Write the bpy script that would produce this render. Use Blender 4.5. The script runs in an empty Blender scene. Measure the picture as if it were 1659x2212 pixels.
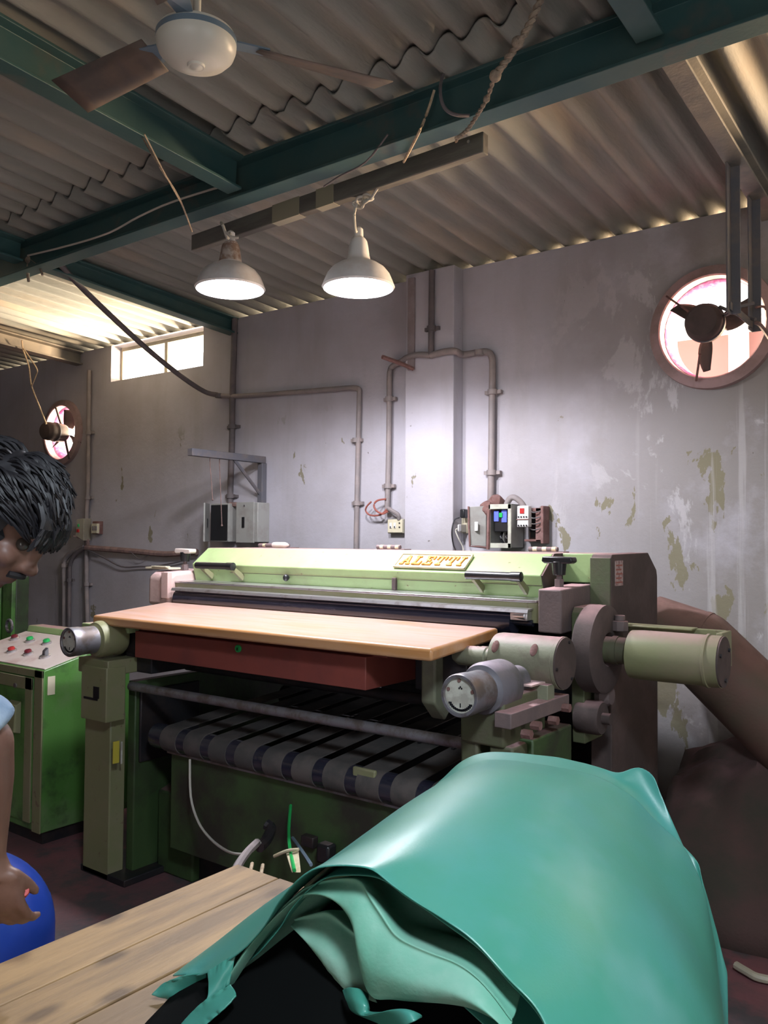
import bpy, bmesh, math, random
from mathutils import Vector, Matrix, noise
random.seed(7)
PI = math.pi
S = bpy.context.scene
COL = S.collection
R = math.radians

# ------------------------------------------------------------------ camera
cam_d = bpy.data.cameras.new('camera')
cam = bpy.data.objects.new('camera', cam_d)
COL.objects.link(cam)
yaw, pitch, roll = R(36.7), R(1.86), R(.4)
fw = Vector((-math.sin(yaw) * math.cos(pitch), math.cos(yaw) * math.cos(pitch), math.sin(pitch)))
rt = Vector((math.cos(yaw), math.sin(yaw), 0))
up = rt.cross(fw)
rt2 = rt * math.cos(roll) + up * math.sin(roll)
up2 = up * math.cos(roll) - rt * math.sin(roll)
m = Matrix((rt2, up2, -fw)).transposed().to_4x4()
m.translation = (0, 0, 1.5)
cam.matrix_world = m
cam_d.sensor_fit = 'HORIZONTAL'
cam_d.sensor_width = 36
cam_d.lens = 1806 / 1659 * 36
cam_d.clip_start = .02
S.camera = cam

# ------------------------------------------------------------------ view, world and daylight
S.view_settings.view_transform = 'Standard'
S.view_settings.look = 'None'
S.view_settings.gamma = 1
S.view_settings.use_curve_mapping = False
S.view_settings.exposure = 0.27
w = bpy.data.worlds.new('sky')
S.world = w
w.use_nodes = True
bg = w.node_tree.nodes['Background']
bg.inputs[0].default_value = (1.0, .97, .95, 1)
bg.inputs[1].default_value = 3.0


def area(name, loc, target, sx, sy, power, col, spread=180):
    d = bpy.data.lights.new(name, 'AREA')
    d.shape = 'RECTANGLE'; d.size = sx; d.size_y = sy; d.energy = power; d.color = col; d.spread = R(spread)
    o = bpy.data.objects.new(name, d)
    COL.objects.link(o)
    o.location = loc
    o.rotation_euler = (Vector(target) - Vector(loc)).to_track_quat('-Z', 'Y').to_euler()
    return o


# daylight standing in the two open doorways behind the photographer
area('doorway_daylight', (.6, -2.55, 1.5), (-1.6, 3, 1.3), .8, 2.0, 5, (.86, .94, 1.0))
area('side_doorway_daylight', (2.35, 1.0, 1.6), (-3, 2.2, 1.4), .7, 1.6, 4, (.9, .95, 1.0))
# unseen fill light added above the bench; no fixture hangs there
area('bench_fill_light', (.25, .15, 2.95), (-.7, 1.2, .8), .35, .35, 21, (.80, .90, 1.0), 105)
# sunlit yard behind the back wall shining up through the clerestory windows
area('yard_daylight_left', (-5.4, 8.0, 1.9), (-5.2, 3.3, 3.05), 3.4, 1.8, 9000, (1, .80, .56))
area('yard_daylight_right', (.9, 7.5, 1.9), (-.2, 3.0, 3.05), 2.2, 1.6, 3600, (1, .70, .42))  # added behind the unseen right window to warm the right bay

# ------------------------------------------------------------------ mesh helpers
ORG = {}


class MB:
    """collects shapes and links them as one mesh object"""

    def __init__(s):
        s.bm = bmesh.new()

    def box(s, a, b, rz=0, piv=None):
        a, b = Vector(a), Vector(b)
        vs = []
        for z in (a.z, b.z):
            for x, y in ((a.x, a.y), (b.x, a.y), (b.x, b.y), (a.x, b.y)):
                p = Vector((x, y, z))
                if rz:
                    c = Vector(piv) if piv else (a + b) / 2
                    p = Matrix.Rotation(rz, 3, 'Z') @ (p - c) + c
                vs.append(s.bm.verts.new(p))
        for f in ((3, 2, 1, 0), (4, 5, 6, 7), (0, 1, 5, 4), (1, 2, 6, 5), (2, 3, 7, 6), (3, 0, 4, 7)):
            s.bm.faces.new([vs[i] for i in f])
        return s

    def hexa(s, b4, t4):
        vs = [s.bm.verts.new(p) for p in list(b4) + list(t4)]
        for f in ((3, 2, 1, 0), (4, 5, 6, 7), (0, 1, 5, 4), (1, 2, 6, 5), (2, 3, 7, 6), (3, 0, 4, 7)):
            s.bm.faces.new([vs[i] for i in f])
        return s

    def prism(s, prof, axis, a, b):
        """profile in the two other axes, in order, extruded along axis from a to b"""
        def mk(u, v, t):
            return {'X': (t, u, v), 'Y': (u, t, v), 'Z': (u, v, t)}[axis]
        A = [s.bm.verts.new(mk(u, v, a)) for u, v in prof]
        B = [s.bm.verts.new(mk(u, v, b)) for u, v in prof]
        n = len(prof)
        s.bm.faces.new(A); s.bm.faces.new(B[::-1])
        for i in range(n):
            s.bm.faces.new((A[i], B[i], B[(i + 1) % n], A[(i + 1) % n]))
        return s

    def cyl(s, p0, p1, r0, r1=None, seg=24, caps=True):
        r1 = r0 if r1 is None else r1
        p0, p1 = Vector(p0), Vector(p1)
        return s.rings([(p0, r0), (p1, r1)], (p1 - p0), seg, caps)

    def rings(s, pr, axis, seg=24, caps=True):
        q = Vector(axis).normalized().to_track_quat('Z', 'Y')
        L = []
        for p, r in pr:
            L.append([s.bm.verts.new(Vector(p) + q @ Vector((r * math.cos(2 * PI * k / seg), r * math.sin(2 * PI * k / seg), 0))) for k in range(seg)])
        for A, B in zip(L, L[1:]):
            for k in range(seg):
                s.bm.faces.new((A[k], A[(k + 1) % seg], B[(k + 1) % seg], B[k]))
        if caps:
            s.bm.faces.new(L[0][::-1]); s.bm.faces.new(L[-1])
        return s

    def lathe(s, prof, base, axis=(0, 0, 1), seg=32, caps=False):
        """prof: list of (r, t) with t along axis from base"""
        ax = Vector(axis).normalized()
        return s.rings([(Vector(base) + ax * t, max(r, 1e-4)) for r, t in prof], ax, seg, caps)

    def tube(s, pts, r, seg=8, smooth=True, sub=4):
        P = [Vector(p) for p in pts]
        if smooth and len(P) > 2:
            P = spline(P, sub)
        n = len(P)
        L = []
        ref = Vector((0.3, .2, 1)).normalized()
        for i, p in enumerate(P):
            t = (P[min(i + 1, n - 1)] - P[max(i - 1, 0)])
            if t.length < 1e-9: t = Vector((0, 0, 1))
            t.normalize()
            a = t.cross(ref)
            if a.length < 1e-3: a = t.cross(Vector((1, 0, 0)))
            a.normalize()
            b = t.cross(a)
            ref = -a.cross(t) if False else ref
            rr = r[min(i * len(r) // n, len(r) - 1)] if isinstance(r, (list, tuple)) else r
            L.append([s.bm.verts.new(p + (a * math.cos(2 * PI * k / seg) + b * math.sin(2 * PI * k / seg)) * rr) for k in range(seg)])
        for A, B in zip(L, L[1:]):
            for k in range(seg):
                s.bm.faces.new((A[k], A[(k + 1) % seg], B[(k + 1) % seg], B[k]))
        s.bm.faces.new(L[0][::-1]); s.bm.faces.new(L[-1])
        return s

    def sphere(s, c, rad, rot=None, u=20, v=12):
        rad = Vector((rad,) * 3) if isinstance(rad, (int, float)) else Vector(rad)
        M = Matrix.Translation(c) @ (rot.to_4x4() if rot else Matrix()) @ Matrix.Diagonal((*rad, 1))
        bmesh.ops.create_uvsphere(s.bm, u_segments=u, v_segments=v, radius=1, matrix=M)
        return s

    def grid(s, rows, closed=False):
        L = [[s.bm.verts.new(p) for p in row] for row in rows]
        for A, B in zip(L, L[1:]):
            n = len(A)
            for k in range(n if closed else n - 1):
                s.bm.faces.new((A[k], A[(k + 1) % n], B[(k + 1) % n], B[k]))
        return s

    def build(s, name, m, parent=None, bevel=0, smooth=True, origin=None, mods=(), fix=True):
        bm = s.bm
        if fix:
            bmesh.ops.recalc_face_normals(bm, faces=bm.faces)
        if parent is not None:
            org = ORG[parent.name]
        else:
            if origin is None:
                co = [v.co for v in bm.verts]
                lo = Vector([min(c[i] for c in co) for i in range(3)]); hi = Vector([max(c[i] for c in co) for i in range(3)])
                origin = ((lo.x + hi.x) / 2, (lo.y + hi.y) / 2, lo.z)
            org = Vector(origin)
        bmesh.ops.translate(bm, verts=bm.verts, vec=-org)
        me = bpy.data.meshes.new(name)
        bm.to_mesh(me); bm.free()
        for mm in (m if isinstance(m, (list, tuple)) else [m]):
            me.materials.append(mm)
        o = bpy.data.objects.new(name, me)
        COL.objects.link(o)
        if parent is not None:
            o.parent = parent
        else:
            o.location = org
        ORG[o.name] = org
        if smooth:
            for p in me.polygons: p.use_smooth = True
        if bevel:
            b = o.modifiers.new('bevel', 'BEVEL'); b.width = bevel; b.segments = 2; b.limit_method = 'ANGLE'; b.angle_limit = R(40)
        for t, kw in mods:
            md = o.modifiers.new(t.lower(), t)
            for k, v in kw.items(): setattr(md, k, v)
        if smooth and not any(t == 'SUBSURF' or t == 'REMESH' for t, _ in mods):
            try:
                me.set_sharp_from_angle(angle=R(38))
            except Exception:
                pass
        return o


def spline(P, sub=4):
    out = []
    n = len(P)
    for i in range(n - 1):
        p0, p1, p2, p3 = P[max(i - 1, 0)], P[i], P[i + 1], P[min(i + 2, n - 1)]
        for k in range(sub):
            t = k / sub
            out.append(.5 * ((2 * p1) + (p2 - p0) * t + (2 * p0 - 5 * p1 + 4 * p2 - p3) * t * t + (3 * p1 - p0 - 3 * p2 + p3) * t ** 3))
    out.append(P[-1])
    return out


def thing(name, label, cat, loc, group=None):
    o = bpy.data.objects.new(name, None)
    COL.objects.link(o)
    o.location = loc
    o.empty_display_size = .05
    ORG[o.name] = Vector(loc)
    return tag(o, label, cat, group)


def tag(o, label, cat, group=None):
    o['label'] = label
    o['category'] = cat
    if group: o['group'] = group
    return o


def struct(o, label=None):
    o['kind'] = 'structure'
    if label: o['label'] = label
    return o


# ------------------------------------------------------------------ materials
def mat(name, col, rough=.6, metal=0, col2=None, scale=6, lo=.45, hi=.6, detail=5, bump=0, bscale=80, dust=None, dlo=.5, stretch=(1, 1, 1),
        col3=None, scale3=20, lo3=.58, hi3=.62, emit=None, alpha=None, coat=0, sheen=0, spec=.5):
    m = bpy.data.materials.new(name)
    m.use_nodes = True
    nt = m.node_tree
    N, L = nt.nodes, nt.links
    b = N['Principled BSDF']
    b.inputs['Roughness'].default_value = rough
    b.inputs['Metallic'].default_value = metal
    b.inputs['Specular IOR Level'].default_value = spec
    if coat: b.inputs['Coat Weight'].default_value = coat; b.inputs['Coat Roughness'].default_value = .25
    if emit: b.inputs['Emission Color'].default_value = (*emit[0], 1); b.inputs['Emission Strength'].default_value = emit[1]
    tc = N.new('ShaderNodeTexCoord'); mp = N.new('ShaderNodeMapping')
    mp.inputs['Scale'].default_value = stretch
    L.new(tc.outputs['Object'], mp.inputs['Vector'])
    cur = N.new('ShaderNodeRGB'); cur.outputs[0].default_value = (*col, 1); cur = cur.outputs[0]

    def nmask(sc, lo, hi, det):
        n = N.new('ShaderNodeTexNoise'); n.inputs['Scale'].default_value = sc; n.inputs['Detail'].default_value = det; n.inputs['Roughness'].default_value = .62
        L.new(mp.outputs[0], n.inputs['Vector'])
        r = N.new('ShaderNodeMapRange'); r.inputs['From Min'].default_value = lo; r.inputs['From Max'].default_value = hi
        L.new(n.outputs['Fac'], r.inputs['Value'])
        return r.outputs[0]

    def mix(fac, a, c2):
        x = N.new('ShaderNodeMix'); x.data_type = 'RGBA'
        L.new(fac, x.inputs[0]); L.new(a, x.inputs[6])
        if isinstance(c2, tuple): x.inputs[7].default_value = (*c2, 1)
        else: L.new(c2, x.inputs[7])
        return x.outputs[2]
    if col2: cur = mix(nmask(scale, lo, hi, detail), cur, col2)
    if col3: cur = mix(nmask(scale3, lo3, hi3, 4), cur, col3)
    if dust:
        g = N.new('ShaderNodeNewGeometry'); sp = N.new('ShaderNodeSeparateXYZ'); L.new(g.outputs['Normal'], sp.inputs[0])
        r = N.new('ShaderNodeMapRange'); r.inputs['From Min'].default_value = dlo; r.inputs['From Max'].default_value = .95; L.new(sp.outputs[2], r.inputs['Value'])
        mu = N.new('ShaderNodeMath'); mu.operation = 'MULTIPLY'; L.new(r.outputs[0], mu.inputs[0]); L.new(nmask(9, .2, .55, 4), mu.inputs[1])
        cur = mix(mu.outputs[0], cur, dust)
    L.new(cur, b.inputs['Base Color'])
    if bump:
        n = N.new('ShaderNodeTexNoise'); n.inputs['Scale'].default_value = bscale; n.inputs['Detail'].default_value = 4
        L.new(mp.outputs[0], n.inputs['Vector'])
        bp = N.new('ShaderNodeBump'); bp.inputs['Strength'].default_value = bump; bp.inputs['Distance'].default_value = .01
        L.new(n.outputs['Fac'], bp.inputs['Height']); L.new(bp.outputs[0], b.inputs['Normal'])
    return m


PINK = (.50, .30, .31)
M = {}
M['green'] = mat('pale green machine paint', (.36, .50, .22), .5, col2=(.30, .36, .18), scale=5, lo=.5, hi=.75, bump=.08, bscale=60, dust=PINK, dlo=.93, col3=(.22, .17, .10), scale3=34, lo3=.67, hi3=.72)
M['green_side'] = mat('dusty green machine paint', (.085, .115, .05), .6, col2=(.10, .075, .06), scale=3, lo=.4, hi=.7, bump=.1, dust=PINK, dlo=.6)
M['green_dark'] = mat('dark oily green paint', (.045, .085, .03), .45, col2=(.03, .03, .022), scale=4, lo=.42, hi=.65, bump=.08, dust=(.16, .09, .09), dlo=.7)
M['green_cab'] = mat('bright green enamel', (.085, .22, .05), .32, col2=(.17, .24, .12), scale=3.2, lo=.5, hi=.78, bump=.05, col3=(.04, .07, .03), scale3=5, lo3=.55, hi3=.72)
M['olive'] = mat('worn olive paint', (.21, .215, .11), .5, col2=(.25, .225, .145), scale=6, lo=.45, hi=.7, bump=.05, col3=(.17, .12, .08), scale3=22, lo3=.64, hi3=.70)
M['pink_iron'] = mat('pink dusted iron', (.13, .10, .10), .75, col2=(.18, .13, .125), scale=7, lo=.4, hi=.7, bump=.15, dust=PINK, dlo=.5)
M['pink_paint'] = mat('pink dusted casting', (.55, .40, .37), .7, col2=(.44, .30, .27), scale=7, lo=.5, hi=.7, bump=.1, dust=(.6, .42, .42))
M['grey_green'] = mat('grey green casting', (.21, .22, .15), .55, col2=(.14, .115, .09), scale=9, lo=.5, hi=.75, bump=.1, dust=PINK, dlo=.65)
M['grey_cast'] = mat('grey cast metal', (.16, .155, .18), .5, .2, col2=(.11, .11, .11), scale=8, bump=.1, dust=(.42, .36, .42), dlo=.7)
M['brown_iron'] = mat('brown dusty iron', (.065, .048, .045), .8, col2=(.09, .064, .06), scale=6, bump=.1, dust=(.3, .18, .18), dlo=.6)
M['steel'] = mat('bright steel', (.62, .61, .64), .32, .9, col2=(.4, .36, .36), scale=18, lo=.5, hi=.7)
M['dull_steel'] = mat('dull dusty steel', (.30, .30, .33), .45, .7, col2=(.2, .17, .16), scale=14)
M['black_gloss'] = mat('black roller rubber', (.012, .014, .028), .22, col2=(.03, .03, .045), scale=6, stretch=(.2, 1, 1), coat=.4)
M['black'] = mat('black plastic', (.013, .013, .015), .35, dust=(.2, .15, .15), dlo=.9)
M['iron_dark'] = mat('dark iron', (.022, .022, .026), .5, .3, col2=(.04, .03, .03), scale=9)
M['belt'] = mat('dusty conveyor belt', (.065, .06, .058), .75, col2=(.10, .085, .08), scale=9, bump=.1)
M['wood_top'] = mat('varnished table wood', (.52, .235, .07), .35, col2=(.56, .33, .19), scale=3, lo=.35, hi=.6, stretch=(.35, 3, 3), dust=(.58, .38, .32), dlo=.85, coat=.3, bump=.04)
M['drawer'] = mat('red brown drawer paint', (.24, .058, .045), .5, col2=(.16, .045, .04), scale=3, lo=.45, hi=.7)
M['white_dial'] = mat('off white dial', (.55, .55, .48), .45, col2=(.40, .38, .33), scale=25)
M['cream'] = mat('cream enamel', (.42, .39, .30), .5, col2=(.33, .30, .24), scale=9, lo=.5, hi=.7)
M['cream_light'] = mat('ivory plastic', (.62, .57, .42), .45)
M['white_plastic'] = mat('white plastic', (.75, .74, .73), .4)
M['box_grey'] = mat('dusty grey enamel', (.33, .33, .31), .5, col2=(.26, .24, .22), scale=10, lo=.5, hi=.75)
M['rusty'] = mat('red brown rusted steel', (.17, .085, .075), .85, col2=(.23, .13, .12), scale=18, bump=.3)
M['orange'] = mat('orange letters', (.75, .33, .04), .5, col2=(.6, .45, .2), scale=40, lo=.5, hi=.7)
M['plate'] = mat('pale nameplate', (.60, .55, .38), .5, col2=(.5, .42, .26), scale=18)
M['conduit'] = mat('dusty conduit', (.24, .21, .21), .6, col2=(.30, .25, .24), scale=8, bump=.05)
M['conduit_dark'] = mat('dark dusty conduit', (.12, .105, .11), .65, col2=(.16, .13, .13), scale=8)
M['iron_grey'] = mat('grey painted angle iron', (.12, .12, .14), .6, col2=(.16, .14, .14), scale=10)
M['cable'] = mat('dusty cable', (.20, .13, .12), .8, col2=(.28, .18, .16), scale=20)
M['cable_white'] = mat('off white cable', (.55, .52, .46), .6)
M['twine'] = mat('dusty twine', (.36, .29, .22), .95, col2=(.26, .2, .16), scale=60, bump=.4, bscale=300)
M['twine_lit'] = mat('pale twine', (.55, .43, .30), .95, col2=(.4, .3, .2), scale=60)  # brighter copy of the twine, with the lit look in its colour
M['beam'] = mat('blue green painted steel', (.030, .085, .088), .5, col2=(.05, .10, .095), scale=4, lo=.4, hi=.7, bump=.05, col3=(.13, .095, .075), scale3=3, lo3=.6, hi3=.8)
M['beam_pale'] = mat('pale painted steel', (.22, .20, .17), .65, col2=(.16, .15, .14), scale=5, bump=.1)  # paler, warmer tone than the other beams
M['plank'] = mat('grey dusty plank', (.16, .15, .13), .8, col2=(.11, .10, .09), scale=7, stretch=(.3, 2, 2), bump=.1)
M['tape'] = mat('tan tape', (.33, .30, .22), .5)
M['fan_white'] = mat('cream fan enamel', (.72, .70, .62), .35)
M['fan_band'] = mat('blue grey fan band', (.16, .22, .28), .35)
M['lamp_shade'] = mat('white enamel shade', (.80, .79, .80), .3, col2=(.66, .58, .56), scale=8, lo=.5, hi=.8)
M['bulb'] = mat('lit bulb', (1, 1, 1), .4, emit=((1, .98, 1), 60))
M['blue_led'] = mat('breaker label blue', (.12, .17, .75), .4)
M['red'] = mat('red plastic', (.45, .03, .03), .3)
M['dark_red'] = mat('dark red plastic', (.16, .015, .025), .3)
M['push_green'] = mat('green push button', (.02, .42, .10), .3)
M['yellow'] = mat('yellow label', (.55, .47, .06), .5)
M['panel_white'] = mat('worn white panel', (.62, .54, .50), .5, col2=(.50, .36, .33), scale=8, lo=.5, hi=.7)
M['duct'] = mat('brown dusty duct', (.135, .07, .056), .75, col2=(.10, .08, .055), scale=4, lo=.4, hi=.7, bump=.15, dust=(.26, .15, .13))
M['brown_wall'] = mat('pinkish column paint', (.26, .21, .215), .85, col2=(.33, .28, .29), scale=6, bump=.2)
M['plaster_pink'] = mat('pinkish mortar ring', (.36, .25, .25), .85, col2=(.28, .20, .19), scale=9, bump=.2)
M['magenta'] = mat('magenta painted mesh', (.40, .09, .27), .8, col2=(.5, .28, .42), scale=40)
M['leather'] = mat('green leather grain', (.045, .235, .17), .38, col2=(.060, .255, .235), scale=3.0, lo=.38, hi=.68, bump=.03, bscale=260, spec=.6, col3=(.13, .31, .29), scale3=2.2, lo3=.54, hi3=.75)
M['leather_back'] = mat('suede side of green leather', (.13, .36, .26), .5, col2=(.27, .44, .36), scale=5, lo=.4, hi=.7, bump=.08, bscale=120)
M['skin'] = mat('brown skin', (.13, .062, .045), .5, col2=(.16, .08, .057), scale=12, bump=.03)
M['hair'] = mat('black hair', (.016, .015, .018), .5, spec=.4)
M['denim'] = mat('washed blue cotton', (.19, .27, .38), .85, col2=(.30, .38, .48), scale=10, lo=.45, hi=.7, bump=.1, bscale=200)
M['trousers'] = mat('dark trousers', (.03, .03, .04), .85)
M['drum'] = mat('blue plastic drum', (.012, .045, .30), .3, col2=(.02, .06, .36), scale=3)
M['sack'] = mat('dusty brown sacking', (.075, .043, .038), .9, col2=(.045, .04, .03), scale=4, lo=.4, hi=.65, bump=.2, dust=(.15, .08, .08), dlo=.6)
M['wire_red'] = mat('reddish wire', (.30, .09, .07), .6)
M['paper'] = mat('faded paper', (.42, .33, .32), .8, col2=(.28, .17, .17), scale=60, lo=.5, hi=.55)



# ------------------------------------------------------------------ room
def wall_material():
    m = bpy.data.materials.new('peeling whitewash')
    m.use_nodes = True
    nt = m.node_tree; N, L = nt.nodes, nt.links
    b = N['Principled BSDF']; b.inputs['Roughness'].default_value = .85; b.inputs['Specular IOR Level'].default_value = .25
    tc = N.new('ShaderNodeTexCoord')

    def mp(sc):
        q = N.new('ShaderNodeMapping'); q.inputs['Scale'].default_value = sc; L.new(tc.outputs['Object'], q.inputs['Vector']); return q.outputs[0]

    def ns(v, sc, det=6, ro=.6, dist=0):
        n = N.new('ShaderNodeTexNoise'); n.inputs['Scale'].default_value = sc; n.inputs['Detail'].default_value = det
        n.inputs['Roughness'].default_value = ro; n.inputs['Distortion'].default_value = dist; L.new(v, n.inputs['Vector']); return n.outputs['Fac']

    def rng(v, a, c, lo=0, hi=1):
        r = N.new('ShaderNodeMapRange'); r.inputs['From Min'].default_value = a; r.inputs['From Max'].default_value = c
        r.inputs['To Min'].default_value = lo; r.inputs['To Max'].default_value = hi; L.new(v, r.inputs['Value']); return r.outputs[0]

    def mth(op, a, c):
        x = N.new('ShaderNodeMath'); x.operation = op; x.use_clamp = op != 'ADD'
        for i, q in enumerate((a, c)):
            if isinstance(q, (int, float)): x.inputs[i].default_value = q
            else: L.new(q, x.inputs[i])
        return x.outputs[0]

    def mix(f, a, c):
        x = N.new('ShaderNodeMix'); x.data_type = 'RGBA'
        if isinstance(f, (int, float)): x.inputs[0].default_value = f
        else: L.new(f, x.inputs[0])
        for i, q in ((6, a), (7, c)):
            if isinstance(q, tuple): x.inputs[i].default_value = (*q, 1)
            else: L.new(q, x.inputs[i])
        return x.outputs[2]
    iso = mp((1, 1, 1)); drip = mp((1, 1, .16))
    sep = N.new('ShaderNodeSeparateXYZ'); L.new(tc.outputs['Object'], sep.inputs[0])
    X, Z = sep.outputs[0], sep.outputs[2]
    right = rng(X, -2.3, -1.0)                      # the wall right of the pilaster is far more worn
    base = mix(rng(ns(iso, 1.1, 5), .35, .68), (.50, .485, .54), (.38, .355, .375))
    base = mix(mth('MULTIPLY', rng(ns(drip, 5, 5), .5, .78), .55), base, (.36, .335, .325))
    # grimy bare paint on the worn part
    grime = mth('MULTIPLY', right, rng(ns(iso, 1.3, 7, .65), .36, .52))
    base = mix(mth('MULTIPLY', grime, .85), base, (.265, .245, .225))
    # whitewash smears left on top of the grime
    sm = mth('MULTIPLY', rng(ns(mp((1, 1, .5)), 2.6, 8, .68, .4), .57, .60), right)
    base = mix(mth('MULTIPLY', sm, .85), base, (.52, .50, .52))
    # peeled patches of olive grey plaster
    low = rng(Z, 2.15, 1.75)
    pe = mth('ADD', ns(mp((1, 1, .55)), 5.2, 7, .6, .25), mth('MULTIPLY', mth('MULTIPLY', right, low), .10))
    pk = mth('MULTIPLY', rng(pe, .665, .675), rng(Z, 2.35, 2.1))
    base = mix(mth('MULTIPLY', pk, .9), base, (.225, .205, .13))
    # water streaks below the round opening
    st = mth('MULTIPLY', mth('MULTIPLY', rng(ns(mp((1, 1, .035)), 13, 4), .56, .62), rng(X, -1.55, -1.2)), rng(Z, 2.3, 2.1))
    base = mix(mth('MULTIPLY', st, .45), base, (.54, .52, .53))
    sp = rng(ns(iso, 26, 3), .735, .75)
    base = mix(mth('MULTIPLY', sp, .8), base, (.16, .14, .12))
    L.new(base, b.inputs['Base Color'])
    bp = N.new('ShaderNodeBump'); bp.inputs['Strength'].default_value = .22; bp.inputs['Distance'].default_value = .01
    L.new(mth('ADD', ns(iso, 30, 6), mth('MULTIPLY', pk, -.6)), bp.inputs['Height']); L.new(bp.outputs[0], b.inputs['Normal'])
    return m


M['wall'] = wall_material()
M['roof'] = mat('weathered corrugated sheet', (.27, .265, .24), .85, col2=(.20, .205, .19), scale=2.2, lo=.38, hi=.65, bump=.25, bscale=90, stretch=(1, .25, 1), col3=(.33, .28, .22), scale3=3.5, lo3=.52, hi3=.72)
M['floor'] = mat('pink dusted concrete', (.115, .065, .07), .8, col2=(.20, .075, .085), scale=1.8, lo=.42, hi=.62, bump=.25, bscale=40, col3=(.07, .06, .065), scale3=4, lo3=.5, hi3=.62)

WY = 4.0
HOLES = [(-1.083, 2.492, .235), (-6.345, 2.374, .222)]
WIN = (-5.70, -4.61, 2.735, 3.0)
WIN2 = (-.35, 1.05, 2.70, 3.0)  # right window, unseen; added to let warm light onto the roof
TOP = 3.024


def wall_back():
    """one wall 0.2 m thick with two round openings and two clerestory openings"""
    bm = bmesh.new()
    outer = [(-12, 0), (3, 0), (3, TOP), (-12, TOP)]
    mb = MB()
    # cells: vertical strips with a round hole are ring grids, the rest are boxes
    xs = [-12, -6.75, -5.94, WIN[0], WIN[1], -1.50, -.66, WIN2[0], WIN2[1], 3]

    def quad(x0, x1, z0, z1):
        for y in (WY, WY + .2):
            mb.bm.faces.new([mb.bm.verts.new(p) for p in ((x0, y, z0), (x1, y, z0), (x1, y, z1), (x0, y, z1))])

    def tunnel(loop):
        A = [mb.bm.verts.new((x, WY, z)) for x, z in loop]; B = [mb.bm.verts.new((x, WY + .2, z)) for x, z in loop]
        n = len(loop)
        for i in range(n): mb.bm.faces.new((A[i], A[(i + 1) % n], B[(i + 1) % n], B[i]))

    def holecell(x0, x1, z0, z1, cx, cz, r):
        n = 48
        per = []
        for k in range(n):
            a = 2 * PI * k / n
            dx, dz = math.cos(a), math.sin(a)
            t = min(((x1 - cx) / dx if dx > 1e-9 else 1e9), ((x0 - cx) / dx if dx < -1e-9 else 1e9), ((z1 - cz) / dz if dz > 1e-9 else 1e9), ((z0 - cz) / dz if dz < -1e-9 else 1e9))
            per.append((cx + dx * t, cz + dz * t))
        cir = [(cx + r * math.cos(2 * PI * k / n), cz + r * math.sin(2 * PI * k / n)) for k in range(n)]
        corners = {(x0, z0), (x1, z0), (x1, z1), (x0, z1)}
        for y in (WY, WY + .2):
            for k in range(n):
                a, c = per[k], per[(k + 1) % n]
                loop = [cir[k], a]
                if abs(a[0] - c[0]) > 1e-6 and abs(a[1] - c[1]) > 1e-6:
                    cxn = min(corners, key=lambda q: (q[0] - (a[0] + c[0]) / 2) ** 2 + (q[1] - (a[1] + c[1]) / 2) ** 2)
                    loop.append(cxn)
                loop += [c, cir[(k + 1) % n]]
                mb.bm.faces.new([mb.bm.verts.new((x, y, z)) for x, z in loop])
        tunnel(cir)
    for a, c in zip(xs, xs[1:]):
        if a == -6.75:
            quad(a, c, 0, 1.9); holecell(a, c, 1.9, TOP, *HOLES[1])
        elif a == -1.50:
            quad(a, c, 0, 2.0); holecell(a, c, 2.0, TOP, *HOLES[0])
        elif a == WIN[0]:
            quad(a, c, 0, WIN[2]); tunnel([(a, WIN[2]), (c, WIN[2]), (c, TOP), (a, TOP)])
        elif a == WIN2[0]:
            quad(a, c, 0, WIN2[2]); tunnel([(a, WIN2[2]), (c, WIN2[2]), (c, TOP), (a, TOP)])
        else:
            quad(a, c, 0, TOP)
    for x0, x1 in ((-12, WIN[0]), (WIN[1], WIN2[0]), (WIN2[1], 3)):
        mb.bm.faces.new([mb.bm.verts.new(p) for p in ((x0, WY, TOP), (x1, WY, TOP), (x1, WY + .2, TOP), (x0, WY + .2, TOP))])
    bmesh.ops.remove_doubles(mb.bm, verts=mb.bm.verts, dist=1e-4)
    return struct(mb.build('wall_back', M['wall'], smooth=False, origin=(0, 0, 0)), 'peeling grey whitewashed back wall with round openings')


wall_back()
struct(MB().box((-12, -2.8, -.1), (3, 4.2, 0)).build('floor', M['floor'], origin=(0, 0, 0), smooth=False))
struct(MB().box((-12.1, -2.8, 0), (-12, 4.2, 3.5)).build('wall_left', M['wall'], origin=(0, 0, 0), smooth=False))
# front wall behind the photographer with an open doorway, right wall with another
struct(MB().box((-12, -2.8, 0), (.1, -2.6, 3.5)).box((1.2, -2.8, 0), (3, -2.6, 3.5)).box((.1, -2.8, 2.6), (1.2, -2.6, 3.5)).build('wall_front', M['wall'], origin=(0, 0, 0), smooth=False))
struct(MB().box((2.5, -2.6, 0), (2.7, .55, 3.5)).box((2.5, 1.45, 0), (2.7, 4.0, 3.5)).box((2.5, .55, 2.5), (2.7, 1.45, 3.5)).build('wall_right', M['wall'], origin=(0, 0, 0), smooth=False))

RS = .0555
AMP, PITCH = .026, .138


def roof_z(y): return 3.060 + RS * (4 - y)


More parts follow.
